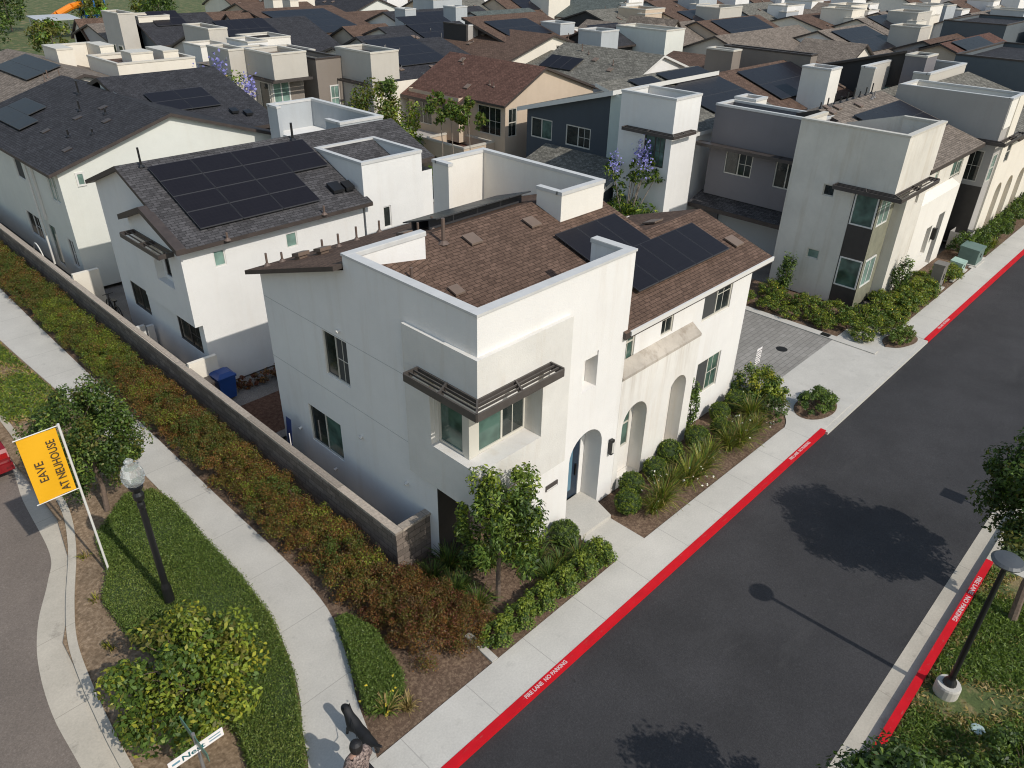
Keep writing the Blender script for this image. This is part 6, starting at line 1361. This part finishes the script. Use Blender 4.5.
# red car at the left edge
t = thing('car', 'dark red parked car at the left edge, only its tail showing', 'car', (2.08,26.7,-.13)); cr = plain('car_red', (.22,.008,.012), .25, spec=.6)
prof = [(24.5,.35),(24.45,.75),(24.6,1.0),(25.1,1.08),(25.7,1.45),(27.4,1.5),(28.4,1.08),(29.0,.92),(29.1,.5),(29.0,.3)]
def wd(z): return .9 if z < 1.05 else .9-.42*(z-1.05)
mb = MB(); z0 = -.13; n = len(prof)
for i in range(n):
    a, b = prof[i], prof[(i+1)%n]; mb.poly([(2.08-wd(a[1]),a[0],a[1]+z0),(2.08+wd(a[1]),a[0],a[1]+z0),(2.08+wd(b[1]),b[0],b[1]+z0),(2.08-wd(b[1]),b[0],b[1]+z0)])
for s in (-1,1):
    mb.poly([(2.08+s*.9,y,z+z0) for y,z in (prof[0],prof[1],prof[2],prof[3],prof[6],prof[7],prof[8],prof[9])]); mb.poly([(2.08+s*wd(z),y,z+z0) for y,z in (prof[3],prof[4],prof[5],prof[6])])
mb.build('body', cr, t)
for y in (25.3,28.2):
    for s in (-1,1):
        mb = MB(); mb.tube((2.08+s*.72,y,.2),(2.08+s*.92,y,.2),.33,.33,18); w_ = mb.build('wheel', M['black_metal'], t); mb = MB(); mb.tube((2.08+s*.921,y,.2),(2.08+s*.93,y,.2),.2,.2,12); mb.build('rim', M['pipe_grey'], w_)
for s in (-1,1):
    mb = MB(); mb.box(2.08+s*.55,24.44,.62,2.08+s*.86,24.50,.78); mb.build('tail_light', plain('tail_light', (.35,.01,.01), .2), t)
mb = MB(); mb.poly([(1.5,25.13,.99),(2.9,25.13,.99),(2.8,25.66,1.31),(1.6,25.66,1.31)]); mb.build('rear_window', M['glass'], t)
mb = MB(); mb.box(1.4,24.38,.18,3.0,24.5,.45); mb.build('bumper', cr, t)
# person and dog
def skinned(name, verts, edges, radii, mat, parent, sub=2):
    off = origin(parent); me = bpy.data.meshes.new(name); me.from_pydata([tuple(Vector(v)-off) for v in verts], edges, []); o = bpy.data.objects.new(name, me); COL.objects.link(o); o.parent = parent
    sk = o.modifiers.new('skin', 'SKIN'); sk.use_smooth_shade = True; ss = o.modifiers.new('sub', 'SUBSURF'); ss.levels = sub; ss.render_levels = sub
    for i, v in enumerate(me.skin_vertices[0].data): v.radius = radii[i] if isinstance(radii[i], tuple) else (radii[i],)*2; v.use_root = (i == 0)
    me.materials.append(mat); return o
px, py = 4.42, 8.05
t = thing('person', 'person in a mottled grey brown jacket walking a black dog, cut by the bottom edge', 'person', (px,py,0), 0)
V_ = [(0,0,.95),(0,0,1.12),(0,.01,1.32),(0,.02,1.46),(0,.03,1.54),(0,.05,1.64),(.18,0,1.42),(.27,.05,1.15),(.22,.28,1.02),(-.18,0,1.42),(-.28,.02,1.14),(-.25,.12,.9),(.1,0,.88),(.11,.06,.48),(.11,-.02,.09),(.12,.12,.05),(-.1,0,.88),(-.11,-.04,.48),(-.11,-.16,.1),(-.12,-.03,.05)]
E_ = [(0,1),(1,2),(2,3),(3,4),(4,5),(3,6),(6,7),(7,8),(3,9),(9,10),(10,11),(0,12),(12,13),(13,14),(14,15),(0,16),(16,17),(17,18),(18,19)]
R_ = [.15,(.16,.12),(.19,.13),(.15,.1),.06,.085,.075,.055,.04,.075,.055,.04,.09,.065,.045,.04,.09,.065,.045,.04]
skn = plain('skin', (.35,.2,.14), .6)
skinned('body', [(px+x,py+y,z) for x,y,z in V_], E_, R_, skn, t)
camo, nt_, b_ = newmat('jacket_mottled'); nn = noise(nt_, geo_pos(nt_), 22, 3, .7); rp = ramp(nt_, nn, [(.38,(.03,.022,.024)),(.52,(.20,.145,.125)),(.7,(.42,.34,.30))]); nt_.links.new(rp.outputs[0], b_.inputs['Base Color']); b_.inputs['Roughness'].default_value = .9
J = [(0,0,.86),(0,0,1.12),(0,.01,1.34),(0,.02,1.47),(.19,0,1.42),(.28,.05,1.15),(.235,.25,1.03),(-.19,0,1.42),(-.29,.02,1.14),(-.265,.1,.95)]
skinned('jacket', [(px+x,py+y,z) for x,y,z in J], [(0,1),(1,2),(2,3),(2,4),(4,5),(5,6),(2,7),(7,8),(8,9)], [(.21,.17),(.22,.17),(.24,.17),(.12,.1),.11,.085,.06,.11,.085,.06], camo, t)
TR = [(0,0,.95),(.1,0,.86),(.11,.06,.48),(.11,-.02,.1),(-.1,0,.86),(-.11,-.04,.48),(-.11,-.16,.12)]
skinned('trousers', [(px+x,py+y,z) for x,y,z in TR], [(0,1),(1,2),(2,3),(0,4),(4,5),(5,6)], [(.18,.15),.11,.085,.065,.11,.085,.065], plain('trousers_black', (.012,.012,.014), .8), t)
mb = MB(); mb.lathe([(.09,1.52),(.125,1.6),(.13,1.68),(.11,1.76),(.05,1.8),(0,1.81)], (px,py+.02,0), 14); mb.build('hair', plain('hair_black', (.01,.009,.009), .6), t, True)
for s in (-1,1):
    mb = MB(); mb.box(px+s*.115-.045,py-.12 if s<0 else py-.05,0,px+s*.115+.045,py+.06 if s<0 else py+.2,.09); mb.build('shoe', M['black_metal'], t)
dx, dy = 5.1, 8.95
t = thing('dog', 'black dog on a leash walking up the path ahead of the person', 'dog', (dx,dy,0), 0)
D_ = [(0,0,.46),(0,.22,.47),(0,.4,.50),(.01,.50,.62),(.02,.58,.70),(.02,.74,.66),(0,-.25,.48),(0,-.42,.52),(.05,-.62,.60),(.09,.36,.34),(.09,.38,.18),(.09,.42,.03),(-.09,.4,.34),(-.09,.46,.18),(-.09,.5,.03),(.09,-.27,.34),(.1,-.38,.2),(.1,-.32,.03),(-.09,-.25,.34),(-.1,-.34,.2),(-.1,-.26,.03)]
DE = [(0,1),(1,2),(2,3),(3,4),(4,5),(0,6),(6,7),(7,8),(2,9),(9,10),(10,11),(2,12),(12,13),(13,14),(6,15),(15,16),(16,17),(6,18),(18,19),(19,20)]
DR = [.13,.14,.14,.095,.125,.065,.13,.05,.025,.06,.035,.035,.06,.035,.035,.075,.04,.035,.075,.04,.035]
fur = plain('fur_black', (.008,.008,.009), .7)
skinned('body', [(dx+x,dy+y,z) for x,y,z in D_], DE, DR, fur, t)
for s in (-1,1):
    mb = MB(); mb.poly([(dx+.02+s*.02,dy+.53,.73),(dx+.02+s*.09,dy+.52,.68),(dx+.02+s*.075,dy+.54,.85)]); mb.poly([(dx+.02+s*.02,dy+.58,.73),(dx+.02+s*.09,dy+.57,.68),(dx+.02+s*.075,dy+.54,.85)]); mb.build('ear', fur, t)
mb = MB(); mb.path([(px+.22,py+.3,1.02),(4.85,8.75,.72),(dx+.01,dy+.45,.64)], [.008]*3, 5); tag(mb.build('leash', M['black_metal']), 'thin dark leash between the person and the black dog', 'leash')
# playground far left
sheet('park_lawn', 'lawn', [(-5,98),(50,98),(62,125),(140,260),(-5,260)], -.12); sheet('park_path', 'concrete', [(20,104),(50,108),(52,111),(20,107)], -.1); sheet('car_park', 'asphalt_brown', [(18,154),(36,154),(40,186),(18,186)], -.1)
t = thing('playground', 'playground frame with orange tube slide, blue posts and green panels at the top left', 'playground', (50,150,0)); po = plain('play_orange', (.75,.22,.01), .4); pb = plain('play_blue', (.03,.16,.45), .4); pg = plain('play_green', (.18,.42,.04), .5)
mb = MB(); mb.path([(50.5,148,3.6),(48.5,146.5,3.4),(46.2,146.5,2.4),(45.3,148.5,1.4),(46,150.5,.7)], [.5]*5, 10); mb.build('tube_slide', po, t)
for k in range(6):
    mb = MB(); x = 51+ (k%3)*1.7; y = 148+(k//3)*2.2; mb.tube((x,y,0),(x,y,4.6),.14); mb.build('post', pb, t)
mb = MB(); mb.box(50.8,147.8,1.8,54.6,150.4,1.95); mb.build('deck', pb, t); mb = MB(); mb.box(50.9,147.7,2.0,54.5,147.78,3.0); mb.build('panel', pg, t); mb = MB(); mb.slab([(50.6,147.6,4.4),(54.8,147.6,4.4),(54.8,150.6,5.3),(50.6,150.6,5.3)], .1); mb.build('shade_roof', pb, t)
t = thing('shelter', 'low pale shelter with blue grey flat roof beside the playground', 'shelter', (42,140,0)); mb = MB(); mb.slab([(40,136,2.6),(46,136,2.6),(46,141,2.9),(40,141,2.9)], .15); mb.build('roof', M['blue_grey'], t)
for x,y in ((40.3,136.3),(45.7,136.3),(45.7,140.7),(40.3,140.7)):
    mb = MB(); mb.tube((x,y,0),(x,y,2.5),.1); mb.build('post', M['trim_white'], t)
c0 = None
for i, (x, y, c, lab) in enumerate(((27,158,(.6,.6,.6),'white parked car nearest in the far car park at top left'),(30.5,160,(.35,.03,.03),'red parked car in the far car park at top left'),(34,163,(.05,.05,.055),'black parked car in the far car park at top left'),(24,162,(.2,.2,.22),'grey parked car leftmost in the far car park at top left'))):
    t = thing('parked_car', lab, 'car', (x,y,0), 0, 'cars in the far car park'); mb = MB(); mb.prism([(x-.9,y-2.2),(x+.9,y-2.2),(x+.9,y+2.2),(x-.9,y+2.2)], .25, .9); mb.build('body', plain('car_paint', c, .3), t)
    mb = MB(); q=[(x-.8,y-1.5,.9),(x+.8,y-1.5,.9),(x+.8,y+1.4,.9),(x-.8,y+1.4,.9)]; u=[(x-.65,y-.9,1.45),(x+.65,y-.9,1.45),(x+.65,y+.8,1.45),(x-.65,y+.8,1.45)]; mb.poly(u)
    for k in range(4): mb.poly([q[k],q[(k+1)%4],u[(k+1)%4],u[k]])
    mb.build('cabin', M['glass'], t)
    for sx in (-1,1):
        for yy in (-1.35,1.35): mb = MB(); mb.tube((x+sx*.7,y+yy,.32),(x+sx*.92,y+yy,.32),.32,.32,10); mb.build('wheel', M['black_metal'], t)
# ------------------------------------------------------------------ camera, sun, sky
cam = bpy.data.cameras.new('camera'); co = bpy.data.objects.new('camera', cam); COL.objects.link(co)
cam.sensor_fit = 'HORIZONTAL'; cam.sensor_width = 36.0; cam.lens = 755.1/1024*36.0; cam.clip_start = .1; cam.clip_end = 3000
yaw, pitch, roll = 0.758457, 0.538352, 0.021403
fwd = Vector((math.cos(yaw)*math.cos(pitch), math.sin(yaw)*math.cos(pitch), -math.sin(pitch)))
right = Vector((math.sin(yaw), -math.cos(yaw), 0)); upv = right.cross(fwd)
r_ = right*math.cos(roll) + upv*math.sin(roll); u_ = -right*math.sin(roll) + upv*math.cos(roll)
co.matrix_world = Matrix(((r_.x,u_.x,-fwd.x,0),(r_.y,u_.y,-fwd.y,0),(r_.z,u_.z,-fwd.z,15),(0,0,0,1)))
scene.camera = co
EL = 42.5; AZ = 1.2
sl = bpy.data.lights.new('sun', 'SUN'); sl.energy = 3.45; sl.angle = rad(.53); sl.color = (1, .95, .875)
so = bpy.data.objects.new('sun', sl); COL.objects.link(so); so.rotation_euler = (rad(90-EL), 0, rad(AZ)); so.location = (0, 0, 60)
w = bpy.data.worlds.new('World'); scene.world = w; w.use_nodes = True
nt = w.node_tree; bg = nt.nodes['Background']; sky = nt.nodes.new('ShaderNodeTexSky'); sky.sky_type = 'NISHITA'; sky.sun_disc = False
sky.sun_elevation = rad(EL); sky.sun_rotation = rad(180-AZ); sky.air_density = 1.5; sky.dust_density = 1.1; sky.ozone_density = .75
nt.links.new(sky.outputs[0], bg.inputs['Color']); bg.inputs['Strength'].default_value = .13
scene.view_settings.view_transform = 'Standard'; scene.view_settings.look = 'None'; scene.view_settings.exposure = -.06; scene.view_settings.gamma = 1
scene.view_settings.use_curve_mapping = False
scene.render.filter_size = 1.1
try: scene.cycles.filter_width = 1.1
except Exception: pass
scene.render.resolution_x = 1024; scene.render.resolution_y = 768
